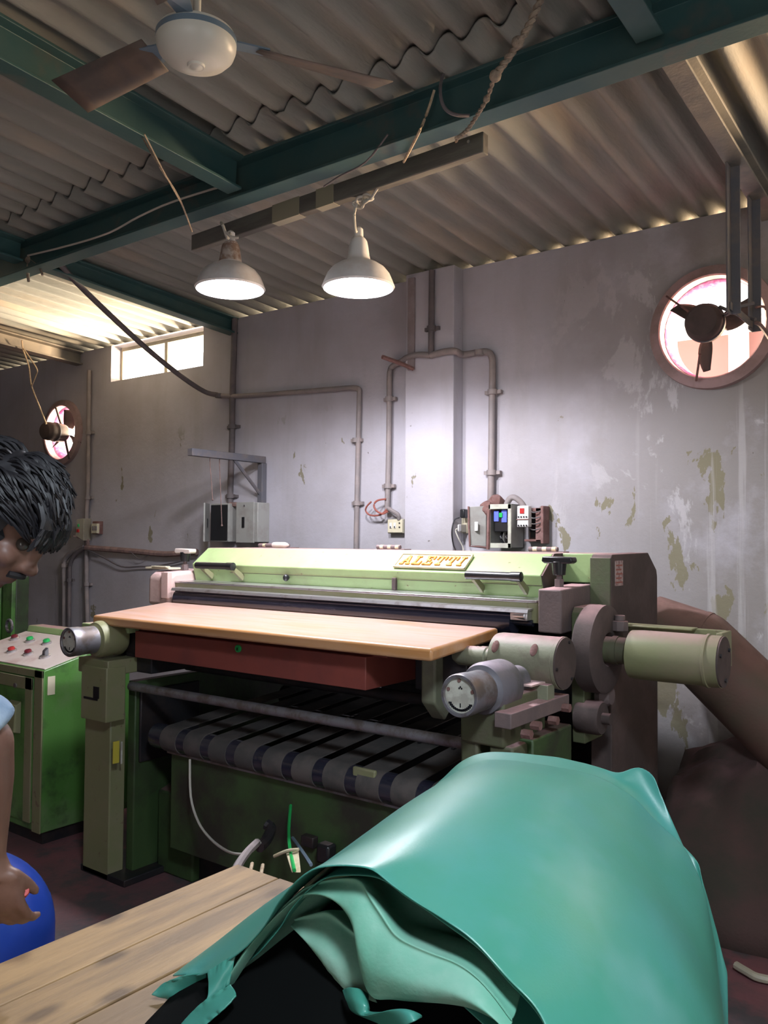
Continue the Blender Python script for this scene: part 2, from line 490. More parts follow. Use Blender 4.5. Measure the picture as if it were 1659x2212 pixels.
def sheet(name, y0, y1, dz, x0=-12, x1=2.9, rag=0):
    mb = MB()
    n = int((x1 - x0) / PITCH * 12)
    ys = [y0] + [y0 + (y1 - y0) * k / 6 for k in range(1, 7)]
    rows = []
    for j, y in enumerate(ys):
        row = []
        for i in range(n + 1):
            x = x0 + (x1 - x0) * i / n
            ph = 2 * PI * (x + 1.20) / PITCH
            c = math.cos(ph)
            c = math.copysign(abs(c) ** .8, c)
            yy = y
            if j == 0 and rag:
                k = math.floor((x + 1.2) / 1.02)
                yy += rag * (((k * 7919) % 13) / 13 - .5) + .006 * noise.noise((x * 9, 0, 0))
            row.append((x, yy, roof_z(yy) + dz + AMP * c))
        rows.append(row)
    mb.grid(rows)
    return mb.build(name, M['roof'], origin=(0, 0, 0), mods=[('SOLIDIFY', dict(thickness=.007, offset=1))], fix=False)


struct(sheet('ceiling', 2.27, 4.55, 0, rag=.10), 'corrugated asbestos roof sheets sloping down to the back wall')
struct(sheet('ceiling', -2.75, 2.62, .016), 'dark corrugated roof sheets on the near side of the main beam')


def ibeam(name, p0, p1, wd, ht, tf=.012, m=None):
    """I section whose top centre line runs p0 -> p1"""
    p0, p1 = Vector(p0), Vector(p1)
    t = (p1 - p0).normalized(); s = t.cross(Vector((0, 0, 1))).normalized(); u = s.cross(t)
    prof = [(-wd / 2, 0), (wd / 2, 0), (wd / 2, -tf), (.005, -tf * 1.6), (.005, -ht + tf * 1.6), (wd / 2, -ht + tf), (wd / 2, -ht), (-wd / 2, -ht), (-wd / 2, -ht + tf), (-.005, -ht + tf * 1.6), (-.005, -tf * 1.6), (-wd / 2, -tf)]
    mb = MB()
    A = [mb.bm.verts.new(p0 + s * a + u * c) for a, c in prof]; B = [mb.bm.verts.new(p1 + s * a + u * c) for a, c in prof]
    mb.bm.faces.new(A); mb.bm.faces.new(B[::-1])
    for i in range(12): mb.bm.faces.new((A[i], B[i], B[(i + 1) % 12], A[(i + 1) % 12]))
    return mb.build(name, m or M['beam'], origin=(0, 0, 0), bevel=.002)


def rz(y): return roof_z(y) - AMP - .008


struct(ibeam('trim_1', (-4.95, 2.47, rz(2.47)), (2.5, 2.47, rz(2.47)), .09, .165), 'blue green steel main beam crossing under the roof')
struct(ibeam('trim_2', (-2.60, -2.6, rz(-2.6) + .016), (-2.60, 2.425, rz(2.425)), .085, .150), 'steel beam joining the main beam from the near side')
struct(ibeam('trim_3', (-.83, 2.515, rz(2.515)), (-.83, 4.0, rz(4.0)), .075, .085, m=M['beam_pale']), 'pale steel rafter above the hanging fan straps')
struct(ibeam('trim_4', (-4.29, 2.515, rz(2.515)), (-4.29, 4.0, rz(4.0)), .085, .115), 'dark steel rafter running into the wall beside the clerestory window')
struct(ibeam('trim_5', (-6.12, -2.6, rz(-2.6)), (-6.12, 4.0, rz(4.0)), .09, .11, m=M['beam_pale']), 'pale rafter left of the clerestory window')
struct(ibeam('trim_6', (-.83, -2.6, rz(-2.6) + .016), (-.83, 2.425, rz(2.425)), .085, .125), 'steel beam joining the main beam at its far right')
struct(ibeam('trim_7', (-4.29, -2.6, rz(-2.6) + .016), (-4.29, 2.425, rz(2.425)), .085, .125), 'steel beam at the far left of the near roof')

# pilaster
struct(MB().box((-2.762, 3.90, 0), (-2.436, 4.0, TOP)).build('trim_8', [M['wall']], origin=(0, 0, 0), bevel=.006, smooth=False), 'whitewashed pilaster on the back wall')

# rims of the two round openings
for k, (cx, cz, r) in enumerate(HOLES):
    mb = MB()
    prof = [(r, .012), (r, -.035), (r + .006, -.042), (r + .05, -.03), (r + .055, .012)]
    mb.lathe([(a, t) for a, t in prof], (cx, WY, cz), (0, 1, 0), 56)
    o = mb.build('trim_%d' % (9 + k), M['plaster_pink'], origin=(cx, WY, cz), bevel=0)
    struct(o, 'raised pinkish mortar rim round the %s wall opening' % ('right' if k == 0 else 'left'))
    mb = MB()
    mb.lathe([(r - .002, .03), (r - .012, .05), (r - .012, .19), (r - .001, .2)], (cx, WY, cz), (0, 1, 0), 56)
    struct(mb.build('trim_%d' % (11 + k), M['magenta'], origin=(cx, WY, cz)), 'magenta lining inside the %s round opening' % ('right' if k == 0 else 'left'))

# clerestory window: two panes in a plastered frame
for k, (x0, x1, z0, z1) in enumerate((WIN, WIN2)):
    mb = MB()
    fr = .022
    mid = x0 + (x1 - x0) * .52
    mb.box((x0, 4.09, z0), (x1, 4.13, z0 + fr)).box((x0, 4.09, z1 - .01), (x1, 4.13, z1 + .02)).box((x0, 4.09, z0), (x0 + fr, 4.13, z1)).box((x1 - fr, 4.09, z0), (x1, 4.13, z1)).box((mid - .018, 4.085, z0), (mid + .018, 4.135, z1))
    o = struct(mb.build('window_%d' % (k + 1), M['cream'], bevel=.003), 'clerestory window of two bright panes under the eaves')
    ORG[o.name] = Vector(o.location)



# ------------------------------------------------------------------ outside, seen through the right opening
nb = thing('neighbouring_building', 'sunlit pink building seen through the round opening with the hanging fan', 'building', (-2.6, 9.6, 0))
M['pink_out'] = mat('pink rendered wall outside', (.23, .12, .115), .9)
M['white_out'] = mat('white painted rail outside', (.85, .80, .74), .8)
MB().box((-5.5, 9.6, 0), (.5, 9.9, 3.78)).build('facade', M['pink_out'], nb, smooth=False)
MB().box((-5.5, 9.3, 3.78), (.5, 9.95, 3.88)).build('cornice', M['white_out'], nb, smooth=False)
MB().box((-2.36, 9.3, 2.3), (-2.22, 9.6, 3.78)).build('column', M['white_out'], nb, smooth=False)


# ------------------------------------------------------------------ conduits on the back wall
def conduit(name, label, pts, r, m, clips=(), cat='conduit', sub=5, group=None):
    t = thing(name, label, cat, pts[0], group)
    MB().tube(pts, r, 10, True, sub).build('pipe', m, t)
    for c in clips:
        c = Vector(c)
        MB().cyl(c + Vector((0, 0, -.014)), c + Vector((0, 0, .014)), r * 1.45, seg=14).box(c + Vector((-r * 2.6, .0, -.01)), c + Vector((r * 2.6, r * 1.2, .01))).build('clip', m, t)
    return t


cy_ = 3.975
conduit('conduit', 'thick dark conduit dropping from the roof to the two grey fuse boxes', [(-4.2619, 3.9750, 3.0175), (-4.2668, 3.9750, 2.7862), (-4.2747, 3.9750, 2.4655), (-4.2734, 3.9750, 2.1449), (-4.2824, 3.9750, 1.8897), (-4.2839, 3.9750, 1.7238)], .021, M['conduit_dark'], [(-4.2710, 3.9750, 2.2664), (-4.2805, 3.9750, 1.7875)])
conduit('conduit', 'conduit running across the wall then down between the fuse boxes and pilaster', [(-4.4196, 3.9700, 2.5015), (-4.2788, 3.9700, 2.4780), (-4.0147, 3.9750, 2.4625), (-3.6780, 3.9750, 2.4476), (-3.2897, 3.9750, 2.4318), (-3.1869, 3.9750, 2.4241), (-3.1578, 3.9750, 2.4069), (-3.1574, 3.9750, 2.3700), (-3.1619, 3.9750, 2.1040), (-3.1687, 3.9750, 1.7089), (-3.1727, 3.9750, 1.3995)], .016, M['conduit'], [(-3.1800, 3.9750, 2.1023), (-3.1688, 3.9750, 1.7174)])
conduit('conduit', 'long dark pipe sagging from the main beam down to the wall', [(-4.1631, 2.5500, 3.0274), (-4.3457, 2.8500, 2.9590), (-4.4153, 3.3000, 2.7457), (-4.4542, 3.6500, 2.5998), (-4.4844, 3.9000, 2.5238), (-4.4140, 3.9650, 2.5002)], .017, M['conduit_dark'], [(-4.3949, 3.9650, 2.4918)], 'pipe')
conduit('conduit', 'conduit on the pilaster face dropping from the roof to a junction', [(-2.5685, 3.8800, 3.0097), (-2.5700, 3.8800, 2.7585), (-2.5717, 3.8800, 2.5289)], .018, M['conduit_dark'], [(-2.5696, 3.8800, 2.6800)])
conduit('conduit', 'conduit bending off the pilaster and down to the open breaker box', [(-2.5717, 3.8800, 2.5289), (-2.4829, 3.8800, 2.5383), (-2.4108, 3.8800, 2.5315), (-2.4121, 3.9600, 2.5284), (-2.3290, 3.9700, 2.5299), (-2.2707, 3.9700, 2.5275), (-2.2389, 3.9700, 2.5031), (-2.2302, 3.9700, 2.4463), (-2.2326, 3.9700, 2.2948), (-2.2345, 3.9700, 2.0174), (-2.2392, 3.9700, 1.7035)], .019, M['conduit'], [(-2.2297, 3.9700, 2.3021), (-2.2340, 3.9700, 1.8640), (-2.3056, 3.9600, 2.5251)])
conduit('conduit', 'conduit bending left of the pilaster down to the ivory switch board', [(-2.5717, 3.8800, 2.5289), (-2.6533, 3.8800, 2.5444), (-2.7403, 3.8900, 2.5413), (-2.8220, 3.9500, 2.5405), (-2.8967, 3.9700, 2.5256), (-2.9235, 3.9700, 2.4874), (-2.9257, 3.9700, 2.3358), (-2.9268, 3.9700, 2.0606), (-2.9315, 3.9700, 1.8138), (-2.9369, 3.9700, 1.6550)], .017, M['conduit'], [(-2.9256, 3.9700, 2.3303), (-2.9315, 3.9700, 1.8138)])
conduit('conduit', 'conduit down the wall edge beside the leftmost round opening', [(-5.9487, 3.9700, 2.8512), (-5.9455, 3.9700, 2.3425), (-5.9383, 3.9700, 1.9111), (-5.9491, 3.9700, 1.6498), (-5.9327, 3.9700, 1.1291), (-5.9103, 3.9700, 0.8158)], .018, M['conduit'], [(-5.9391, 3.9700, 2.3420), (-5.9354, 3.9700, 1.8176), (-5.9262, 3.9700, 1.1219)])
conduit('conduit', 'bent conduit pair curving down left of the small switch box', [(-5.9585, 3.9600, 1.4185), (-6.0987, 3.9600, 1.3868), (-6.2148, 3.9600, 1.3243), (-6.2382, 3.9600, 1.2324), (-6.2239, 3.9600, 1.0048), (-6.2164, 3.9600, 0.5886)], .02, M['conduit'], [(-6.2326, 3.9600, 1.2630)])
conduit('conduit', 'dark conduit curving down close to the wall edge pipe', [(-5.9282, 3.9400, 1.4116), (-6.0414, 3.9400, 1.3653), (-6.1102, 3.9400, 1.2927), (-6.1254, 3.9400, 1.1607), (-6.1132, 3.9400, 0.5992)], .017, M['conduit_dark'], [(-6.1250, 3.9400, 1.1494)])

# angle iron fixed against the pilaster
t = tag(MB().box((-2.7376, 3.9000, 2.9958), (-2.6912, 3.8850, 2.4654)).build('angle_iron', M['brown_wall'], bevel=.003), 'upright reddish angle iron on the left edge of the pilaster', 'angle iron')
t = thing('wall_bracket_arm', 'thin rusty stub arm sticking out left of the pilaster conduits', 'bracket', (-2.6984, 3.9000, 2.4714))
MB().tube([(-2.6840, 3.8700, 2.4647), (-2.7244, 3.8000, 2.4891), (-2.7617, 3.6800, 2.5089)], .012, 8).build('arm', M['rusty'], t)

# triangular angle bracket standing out from the wall
t = thing('angle_bracket', 'dark iron wall bracket with diagonal brace above the grey fuse boxes', 'bracket', (-3.9805, 4.0000, 2.0357))
bx = -3.981
MB().box((bx - .022, 3.36, 2.0), (bx + .022, 3.99, 2.045)).build('arm', M['iron_grey'], t, .003)
MB().box((bx - .022, 3.955, 1.62), (bx + .022, 3.999, 2.0)).build('leg', M['iron_grey'], t, .003)
MB().tube([(bx, 3.72, 2.01), (bx, 3.965, 1.79)], .011, 6, False).build('brace', M['iron_grey'], t)
for k, (y, l) in enumerate(((3.55, .26), (3.63, .42))):
    tag(MB().tube([(bx - .024, y, 2.05), (bx - .034, y, 1.99), (bx - .03, y + .01, 2.0 - l * .5), (bx - .02, y + .015, 2.0 - l)], .0028, 5).sphere((bx - .02, y + .015, 2.0 - l), .007, u=8, v=6).build('hanging_wire', M['cable']), ('shorter' if k == 0 else 'longer') + ' loose wire hanging from the arm of the wall bracket', 'wire')


# ------------------------------------------------------------------ fuse boxes on the left
def slot_box(name, label, x0, x1, z0, z1, dep, m, door_x=None, angle=0):
    t = thing(name, label, 'fuse box', ((x0 + x1) / 2, 4.0, z0))
    MB().box((x0, 4.0 - dep, z0), (x1, 3.999, z1)).build('box', m, t, .004)
    return t


b1 = slot_box('fuse_box', 'grey fuse box with its door ajar under the thick dark conduit', -4.395, -4.215, 1.475, 1.735, .10, M['box_grey'])
MB().box((-4.385, 3.893, 1.485), (-4.225, 3.899, 1.725)).build('opening', M['black'], b1)
d = MB().box((-4.40, 3.885, 1.475), (-4.23, 3.897, 1.735), R(-52), (-4.40, 3.897, 1.5)).build('door', M['box_grey'], b1, .002)
MB().box((-4.36, 3.80, 1.57), (-4.345, 3.83, 1.63), R(-52), (-4.35, 3.81, 1.6)).build('handle', M['black'], d)
b2 = slot_box('fuse_box', 'grey fuse box with closed door and black handle slot', -4.115, -3.93, 1.475, 1.735, .11, M['box_grey'])
d = MB().box((-4.12, 3.878, 1.47), (-3.955, 3.889, 1.738)).build('door', M['box_grey'], b2, .002)
MB().box((-4.06, 3.872, 1.57), (-4.04, 3.879, 1.64)).build('handle', M['black'], d)
MB().cyl((-4.04, 3.872, 1.715), (-4.04, 3.879, 1.715), .006, seg=10).build('screw', M['steel'], d)
tag(MB().tube([(-4.2707, 3.9500, 1.7227), (-4.3148, 3.9400, 1.7072), (-4.3371, 3.9400, 1.6598)], .016, 8).build('conduit_elbow', M['cable']), 'short dusty cable curving into the ajar fuse box', 'cable')
tag(MB().tube([(-4.2525, 3.9500, 1.7287), (-4.1648, 3.9400, 1.7235), (-4.0888, 3.9400, 1.7003), (-4.0397, 3.9400, 1.6563)], .018, 8).build('conduit_elbow', M['cable']), 'short dusty cable arching over to the closed fuse box', 'cable')

# ivory switch board with two switches and sockets
px0, pz0 = (-2.9257, 3.9700, 1.5347)[0], (-2.9257, 3.9700, 1.5347)[2]
px1, pz1 = (-2.8126, 3.9700, 1.6183)[0], (-2.8126, 3.9700, 1.6183)[2]
t = thing('switch_board', 'ivory switch board with two switches and sockets beside the pilaster', 'switch', ((px0 + px1) / 2, 3.97, pz0))
MB().box((px0, 3.962, pz0), (px1, 3.999, pz1)).build('back_box', M['cream'], t, .003)
fpl = MB().box((px0 + .004, 3.956, pz0 + .004), (px1 - .004, 3.963, pz1 - .004)).build('face_plate', M['cream_light'], t, .002)
wd = px1 - px0
for k in range(2):
    xx = px0 + wd * (.18 + .26 * k)
    s_ = MB().box((xx, 3.951, pz0 + .03), (xx + wd * .14, 3.957, pz1 - .022)).build('switch', M['white_plastic'], t, .002)
    MB().box((xx + .005, 3.949, pz0 + .032), (xx + wd * .14 - .005, 3.952, pz0 + .042)).build('rocker', M['black'], s_)
mb = MB()
for k in range(3): mb.cyl((px0 + wd * .80, 3.953, pz0 + .035 + .024 * k), (px0 + wd * .80, 3.957, pz0 + .035 + .024 * k), .005, seg=8)
mb.build('socket_holes', M['black'], t)
tag(MB().tube([(-2.9156, 3.9500, 1.6814), (-2.8745, 3.9400, 1.6641), (-2.8416, 3.9500, 1.6424), (-2.8419, 3.9600, 1.6157)], .012, 8).build('cable', M['conduit']), 'short grey cable feeding the ivory switch board from above', 'cable')
lp = []
for pth in ([(836, 1100), (822, 1112), (800, 1113), (790, 1103), (793, 1093), (802, 1084)], [(837, 1102), (825, 1108), (812, 1100), (808, 1090), (815, 1081), (832, 1078)], [(836, 1104), (820, 1118), (802, 1116), (796, 1110)]):
    lp.append(pth)
tag(MB().tube([(-2.9223, 3.9500, 1.6760), (-2.9622, 3.9400, 1.6435), (-3.0380, 3.9400, 1.6417), (-3.0732, 3.9400, 1.6698), (-3.0552, 3.9300, 1.6968), (-3.0241, 3.9300, 1.7210)], .0055, 6).build('loose_wire', M['wire_red']), 'reddish loose wire curling open left of the ivory switch board', 'wire')
tag(MB().tube([(-2.9007, 3.9300, 1.6642), (-2.9336, 3.9200, 1.6481), (-2.9815, 3.9200, 1.6705), (-2.9956, 3.9200, 1.7036), (-2.9759, 3.9300, 1.7282), (-2.9296, 3.9500, 1.7362)], .006, 6).build('loose_wire', M['wire_red']), 'reddish wire looped back onto the conduit above the ivory switch board', 'wire')

# open breaker box right of the pilaster
X0, X1, Z0, Z1 = -2.1882, -2.0543, 1.4575, 1.6870
t = thing('breaker_box', 'open grey breaker box holding a black breaker with blue labels', 'fuse box', ((X0 + X1) / 2, 4.0, Z0))
mb = MB()
fr = .022
mb.box((X0, 3.86, Z0), (X0 + .006, 3.999, Z1)).box((X1 - .006, 3.86, Z0), (X1, 3.999, Z1)).box((X0, 3.86, Z0), (X1, 3.999, Z0 + .006)).box((X0, 3.86, Z1 - .006), (X1, 3.999, Z1)).box((X0, 3.99, Z0), (X1, 3.999, Z1))
mb.build('case', M['box_grey'], t, .002)
mb = MB()
mb.box((X0, 3.855, Z0), (X0 + .012, 3.862, Z1)).box((X1 - .02, 3.855, Z0), (X1, 3.862, Z1)).box((X0, 3.855, Z0), (X1, 3.862, Z0 + .026)).box((X0, 3.855, Z1 - .026), (X1, 3.862, Z1))
mb.build('rim', mat('pale grey rim', (.50, .51, .42), .5, col2=(.4, .38, .33), scale=14), t, .002)
br = MB().box((X0 + .02, 3.88, Z0 + .085), (X1 - .028, 3.98, Z1 - .07)).build('breaker', M['black'], t, .004)
MB().box((X0 + .022, 3.874, Z0 + .14), (X0 + .05, 3.881, Z0 + .195)).build('label', M['blue_led'], br)
MB().box((X1 - .066, 3.874, Z0 + .135), (X1 - .036, 3.881, Z0 + .20)).build('label', M['blue_led'], br)
MB().box((X0 + .055, 3.868, Z0 + .16), (X0 + .075, 3.881, Z0 + .185)).build('lever', M['push_green'], br, .002)
mb = MB()
for k in range(3): mb.tube([(X0 + .045 + .035 * k, 3.93, Z0 + .09), (X0 + .05 + .03 * k, 3.90, Z0 + .05), (X0 + .06 + .015 * k, 3.93, Z0 + .012)], .007, 6)
mb.build('lower_wires', M['iron_dark'], t)
mb = MB()
for k in range(3): mb.tube([(X0 + .045 + .035 * k, 3.93, Z1 - .075), (X0 + .055 + .03 * k, 3.90, Z1 - .045), (X0 + .07 + .015 * k, 3.94, Z1 - .01)], .007, 6)
mb.build('upper_wires', M['cable'], t)
# its door swung out to the left, with a rusty edge
d = MB().hexa([(-2.2703, 3.8000, 1.4706), (-2.2014, 3.8550, 1.4663), (-2.2015, 3.8650, 1.4663), (-2.2706, 3.8100, 1.4706)], [(-2.2768, 3.8000, 1.6731), (-2.2021, 3.8550, 1.6786), (-2.2022, 3.8650, 1.6790), (-2.2771, 3.8100, 1.6735)]).build('door', M['box_grey'], t, .002)
MB().tube([(-2.2768, 3.8000, 1.6756), (-2.2735, 3.8000, 1.5730), (-2.2674, 3.8000, 1.4658), (-2.2344, 3.8250, 1.4636), (-2.2014, 3.8600, 1.4590)], .006, 6, False).build('door_edge', M['rusty'], d)
MB().box((-2.2457, 3.8150, 1.5463), (-2.2255, 3.8090, 1.5948)).build('door_latch', M['white_plastic'], d, .002)
MB().tube([(-2.1874, 3.8500, 1.4495), (-2.1850, 3.8500, 1.5637), (-2.1825, 3.8500, 1.6611)], .010, 6).build('hinge_rust', M['rusty'], t)
mb = MB()
mb.sphere((-2.2053, 3.9000, 1.6754), (.05, .05, .035), u=14, v=10).sphere((-2.1774, 3.9200, 1.7002), (.045, .05, .04), u=14, v=10).sphere((-2.2050, 3.8700, 1.6523), (.02, .03, .04), u=12, v=8)
for v in mb.bm.verts: v.co += Vector((noise.noise(v.co * 30), noise.noise(v.co * 30 + Vector((9, 0, 0))), noise.noise(v.co * 30 + Vector((0, 9, 0))))) * .012
tag(mb.build('putty_lump', M['rusty']), 'lump of reddish brown putty where the conduit enters the open breaker box', 'putty')
tag(MB().tube([(-2.1056, 3.9000, 1.6858), (-2.0839, 3.9000, 1.7169), (-2.0568, 3.9000, 1.7211), (-2.0244, 3.9100, 1.6943), (-1.9974, 3.9200, 1.6484)], .016, 10).build('cable', M['conduit']), 'grey cable arching from the open breaker box to the rusty contactor box', 'cable')

# rusty contactor box
X0, X1, Z0, Z1 = -2.0187, -1.9185, 1.4926, 1.6671
t = thing('contactor_box', 'rusty uncovered box with a white contactor and bare wiring', 'fuse box', ((X0 + X1) / 2, 4.0, Z0))
mb = MB()
mb.box((X0, 3.99, Z0), (X1, 3.999, Z1)).box((X0, 3.93, Z0), (X1, 3.999, Z0 + .012)).box((X0, 3.93, Z1 - .02), (X1 + .005, 3.999, Z1)).box((X1 - .035, 3.93, Z0), (X1, 3.999, Z1)).box((X1 - .004, 3.925, Z0 - .01), (X1 + .012, 3.999, Z1 + .01))
mb.build('case', M['rusty'], t, .003)
MB().box((X0 + .01, 3.985, Z0 + .02), (X1 - .05, 3.991, Z1 - .03)).build('backplate', M['black'], t)
MB().box((X0 + .03, 3.93, Z0 + .05), (X1 - .06, 3.985, Z1 - .08)).build('wiring_block', M['iron_dark'], t, .004)
mb = MB()
for k in range(4): mb.tube([(X0 + .03, 3.93, Z0 + .16 - .03 * k), (X0 + .07, 3.91, Z0 + .15 - .03 * k), (X0 + .11, 3.94, Z0 + .165 - .03 * k)], .003, 5)
mb.build('bare_wires', M['steel'], t)
c = MB().box((X0 - .02, 3.89, Z0 + .075), (X0 + .045, 3.93, Z0 + .185)).build('contactor', M['white_plastic'], t, .004)
MB().box((X0 - .002, 3.886, Z0 + .145), (X0 + .022, 3.891, Z0 + .172)).build('red_mark', M['red'], c)
MB().box((X0 - .022, 3.886, Z0 + .112), (X0 + .046, 3.891, Z0 + .117)).build('red_strip', M['rusty'], c)
mb = MB()
for k in range(4):
    for zz in (.083, .127): mb.cyl((X0 - .01 + .015 * k, 3.886, Z0 + zz), (X0 - .01 + .015 * k, 3.891, Z0 + zz), .0045, seg=8)
mb.build('terminals', M['black'], c)

# socket, plug and charger brick hidden in the corner of the pilaster
t = thing('wall_socket', 'small wall socket in the corner between pilaster and breaker box', 'socket', (-2.4230, 4.0000, 1.5666))
MB().box((-2.4318, 3.9850, 1.5355), (-2.3958, 3.9990, 1.6231)).build('plate', M['cream_light'], t, .002)
MB().box((-2.4220, 3.9300, 1.5401), (-2.3991, 3.9850, 1.5843)).build('plug', M['cream'], t, .004)
tag(MB().box((-2.4065, 3.9000, 1.5449), (-2.3984, 3.9300, 1.5833)).build('white_charger', M['white_plastic'], bevel=.006), 'white charger plugged in low beside the pilaster', 'charger')
tag(MB().box((-2.4166, 3.9400, 1.6192), (-2.3876, 3.9850, 1.6687)).build('black_adapter', M['black'], bevel=.006), 'black power adapter beside the pilaster above the white charger', 'adapter')
tag(MB().tube([(-2.4105, 3.9300, 1.6215), (-2.4338, 3.9100, 1.6060), (-2.4390, 3.8950, 1.5397), (-2.4297, 3.8950, 1.4765), (-2.4147, 3.8950, 1.4438)], .004, 6).build('cable', M['iron_dark']), 'thin dark cable hanging from the black adapter on the pilaster', 'cable')
tag(MB().tube([(-2.4065, 3.9000, 1.5600), (-2.4152, 3.8950, 1.5498), (-2.4004, 3.9000, 1.5095), (-2.3859, 3.9200, 1.4642), (-2.3799, 3.9200, 1.4390)], .004, 6).build('cable', M['cable_white']), 'white cable trailing down from the white charger', 'cable')

# switches at the left wall edge and the cable run along the wall
t = thing('starter_box', 'small cream motor starter with red button on the wall edge conduit', 'switch', (-5.9899, 3.9500, 1.4816))
MB().hexa([(-5.9295, 3.8600, 1.5073), (-5.8220, 3.8600, 1.4713), (-5.9165, 3.9900, 1.4711), (-6.0319, 3.9900, 1.5004)], [(-5.9149, 3.8600, 1.6395), (-5.8214, 3.8600, 1.6460), (-5.9158, 3.9900, 1.6500), (-6.0108, 3.9900, 1.6433)]).build('case', M['cream'], t, .003)
MB().box((-5.9056, 3.8520, 1.5367), (-5.8778, 3.8620, 1.5624)).build('stop_button', M['red'], t, .002)
MB().box((-5.8945, 3.8520, 1.5806), (-5.8791, 3.8620, 1.6026)).build('start_button', M['push_green'], t, .002)
t = thing('switch_plate', 'cream switch plate on a brown box right of the small motor starter', 'switch', (-5.8017, 3.9700, 1.5306))
MB().box((-5.8402, 3.9500, 1.5230), (-5.7668, 3.9990, 1.6267)).build('back_box', M['rusty'], t, .003)
MB().box((-5.8158, 3.9250, 1.5302), (-5.7442, 3.9500, 1.6072)).build('face_plate', M['cream_light'], t, .002)
mb = MB()
for a in range(3): mb.box((-5.7967 + .022 * a, 3.919, 1.5521), (-5.7967 + .022 * a + .01, 3.926, 1.5521 + .035))
mb.build('rockers', M['iron_grey'], t, .001)
tag(MB().tube([(-5.8881, 3.9300, 1.4158), (-5.5878, 3.9500, 1.4048), (-5.2562, 3.9600, 1.3916), (-4.9318, 3.9600, 1.3794), (-4.6028, 3.9600, 1.4012)], .022, 8).build('cable_bundle', M['cable']), 'dusty brown cable bundle fixed level along the wall behind the machine', 'cable')
tag(MB().tube([(-5.8728, 3.9200, 1.4050), (-5.6755, 3.9500, 1.3384), (-5.4691, 3.9600, 1.2746), (-5.2666, 3.9700, 1.2795), (-5.0215, 3.9700, 1.2925), (-4.7375, 3.9700, 1.3393)], .006, 6).build('sagging_cable', M['conduit_dark']), 'thin dark cable sagging below the brown cable bundle on the wall', 'cable')
tag(MB().tube([(-5.3363, 3.9400, 1.3976), (-5.2416, 3.9500, 1.3397), (-5.1431, 3.9500, 1.3657), (-5.0520, 3.9500, 1.3947)], .004, 5).build('loose_wire', M['conduit_dark']), 'short loop of wire drooping from the brown cable bundle', 'wire')
tag(MB().tube([(-5.8777, 3.9300, 1.4822), (-5.9157, 3.8800, 1.5002), (-5.9303, 3.8400, 1.5072)], [.012, .012, .004], 6).tube([(-5.8777, 3.9300, 1.4822), (-5.8790, 3.9400, 1.4453), (-5.9028, 3.9400, 1.4045)], .014, 6).build('cable_stub', M['cable']), 'brown cable stub poking out below the small motor starter', 'cable')


# ------------------------------------------------------------------ exhaust fans
def exhaust(label, c, face, rm, blades, a0, R_, ln):
    """motor with radial blades; face is the direction of the motor back towards the room"""
    t = thing('exhaust_fan', label, 'fan', c)
    c = Vector(c); f = Vector(face).normalized()
    MB().lathe([(.001, ln), (rm * .8, ln - .004), (rm * .95, ln - .018), (rm, ln - .04), (rm, .02), (rm * .92, .0), (rm * .6, -.02), (.001, -.025)], c, f, 32).build('motor', M['brown_iron'], t)
    MB().lathe([(rm * 1.0, ln * .5), (rm * 1.06, ln * .5), (rm * 1.06, ln * .5 - .014), (rm, ln * .5 - .014)], c, f, 32).build('motor_band', M['iron_grey'], t)
    q = f.to_track_quat('Z', 'Y')
    for k in range(blades):
        a = a0 + 2 * PI * k / blades
        rows = []
        for i in range(9):
            rr = .05 + (R_ - .05) * i / 8
            row = []
            for j in range(5):
                s_ = (j / 4 - .5)
                wv = .045 + .035 * math.sin(PI * (i / 8) ** .8)
                aa = a + s_ * wv / max(rr, .06) + .25 * (i / 8)
                row.append(c + q @ Vector((rr * math.cos(aa), rr * math.sin(aa), -.04 + s_ * .055)))
            rows.append(row)
        MB().grid(rows).build('blade', M['brown_iron'], t, mods=[('SOLIDIFY', dict(thickness=.003))])
    return t


fc = (-1.0651, 3.8600, 2.4710)
ef = exhaust('exhaust fan hung on two iron straps inside the right round opening', fc, (0, -1, 0), .082, 3, R(250), .20, .11)
mb = MB()
for p, q in (((-1.0485, 3.8000, 2.4559), (-1.2836, 3.9600, 2.6643)), ((-1.0851, 3.8000, 2.3326), (-1.1467, 3.9550, 2.2456))):
    mb.tube([p, q], .0055, 6, False)
mb.build('stay_rod', M['rusty'], ef)
mb = MB()
mb.tube([(-0.9989, 3.8000, 2.5306), (-0.8934, 3.7200, 2.4576), (-0.8257, 3.6800, 2.4228)], .008, 6, False).tube([(-0.9946, 3.8200, 2.4892), (-0.8787, 3.6600, 2.4811), (-0.8370, 3.7000, 2.4972)], .008, 6, False)
mb.build('cross_stay', M['iron_grey'], ef)
for k, (a, c) in enumerate(((3.36, 3.402), (3.70, 3.742))):
    o = MB().box((-.86, a, 2.39), (-.853, c + .02, 2.985)).box((-.86, c + .013, 2.39), (-.82, c + .02, 2.985)).build('iron_strap', M['iron_grey'], bevel=.002)
    tag(o, ('flat iron strap hanging from the rafter, nearer the pilaster', 'flat iron strap hanging from the rafter close to the frame edge')[k], 'strap', 'straps holding the exhaust fan')
tag(MB().box((-.853, 3.38, 2.40), (-.847, 3.73, 2.432)).build('strap_crossbar', M['iron_grey'], bevel=.002), 'short iron bar joining the feet of the two hanging straps', 'strap')
tag(MB().tube([(-0.8262, 3.7000, 2.4779), (-0.8226, 3.8000, 2.5041), (-0.8368, 3.9000, 2.5171)], .006, 6).build('hook', M['rusty']), 'small rusty hook at the right edge of the right round opening', 'hook')
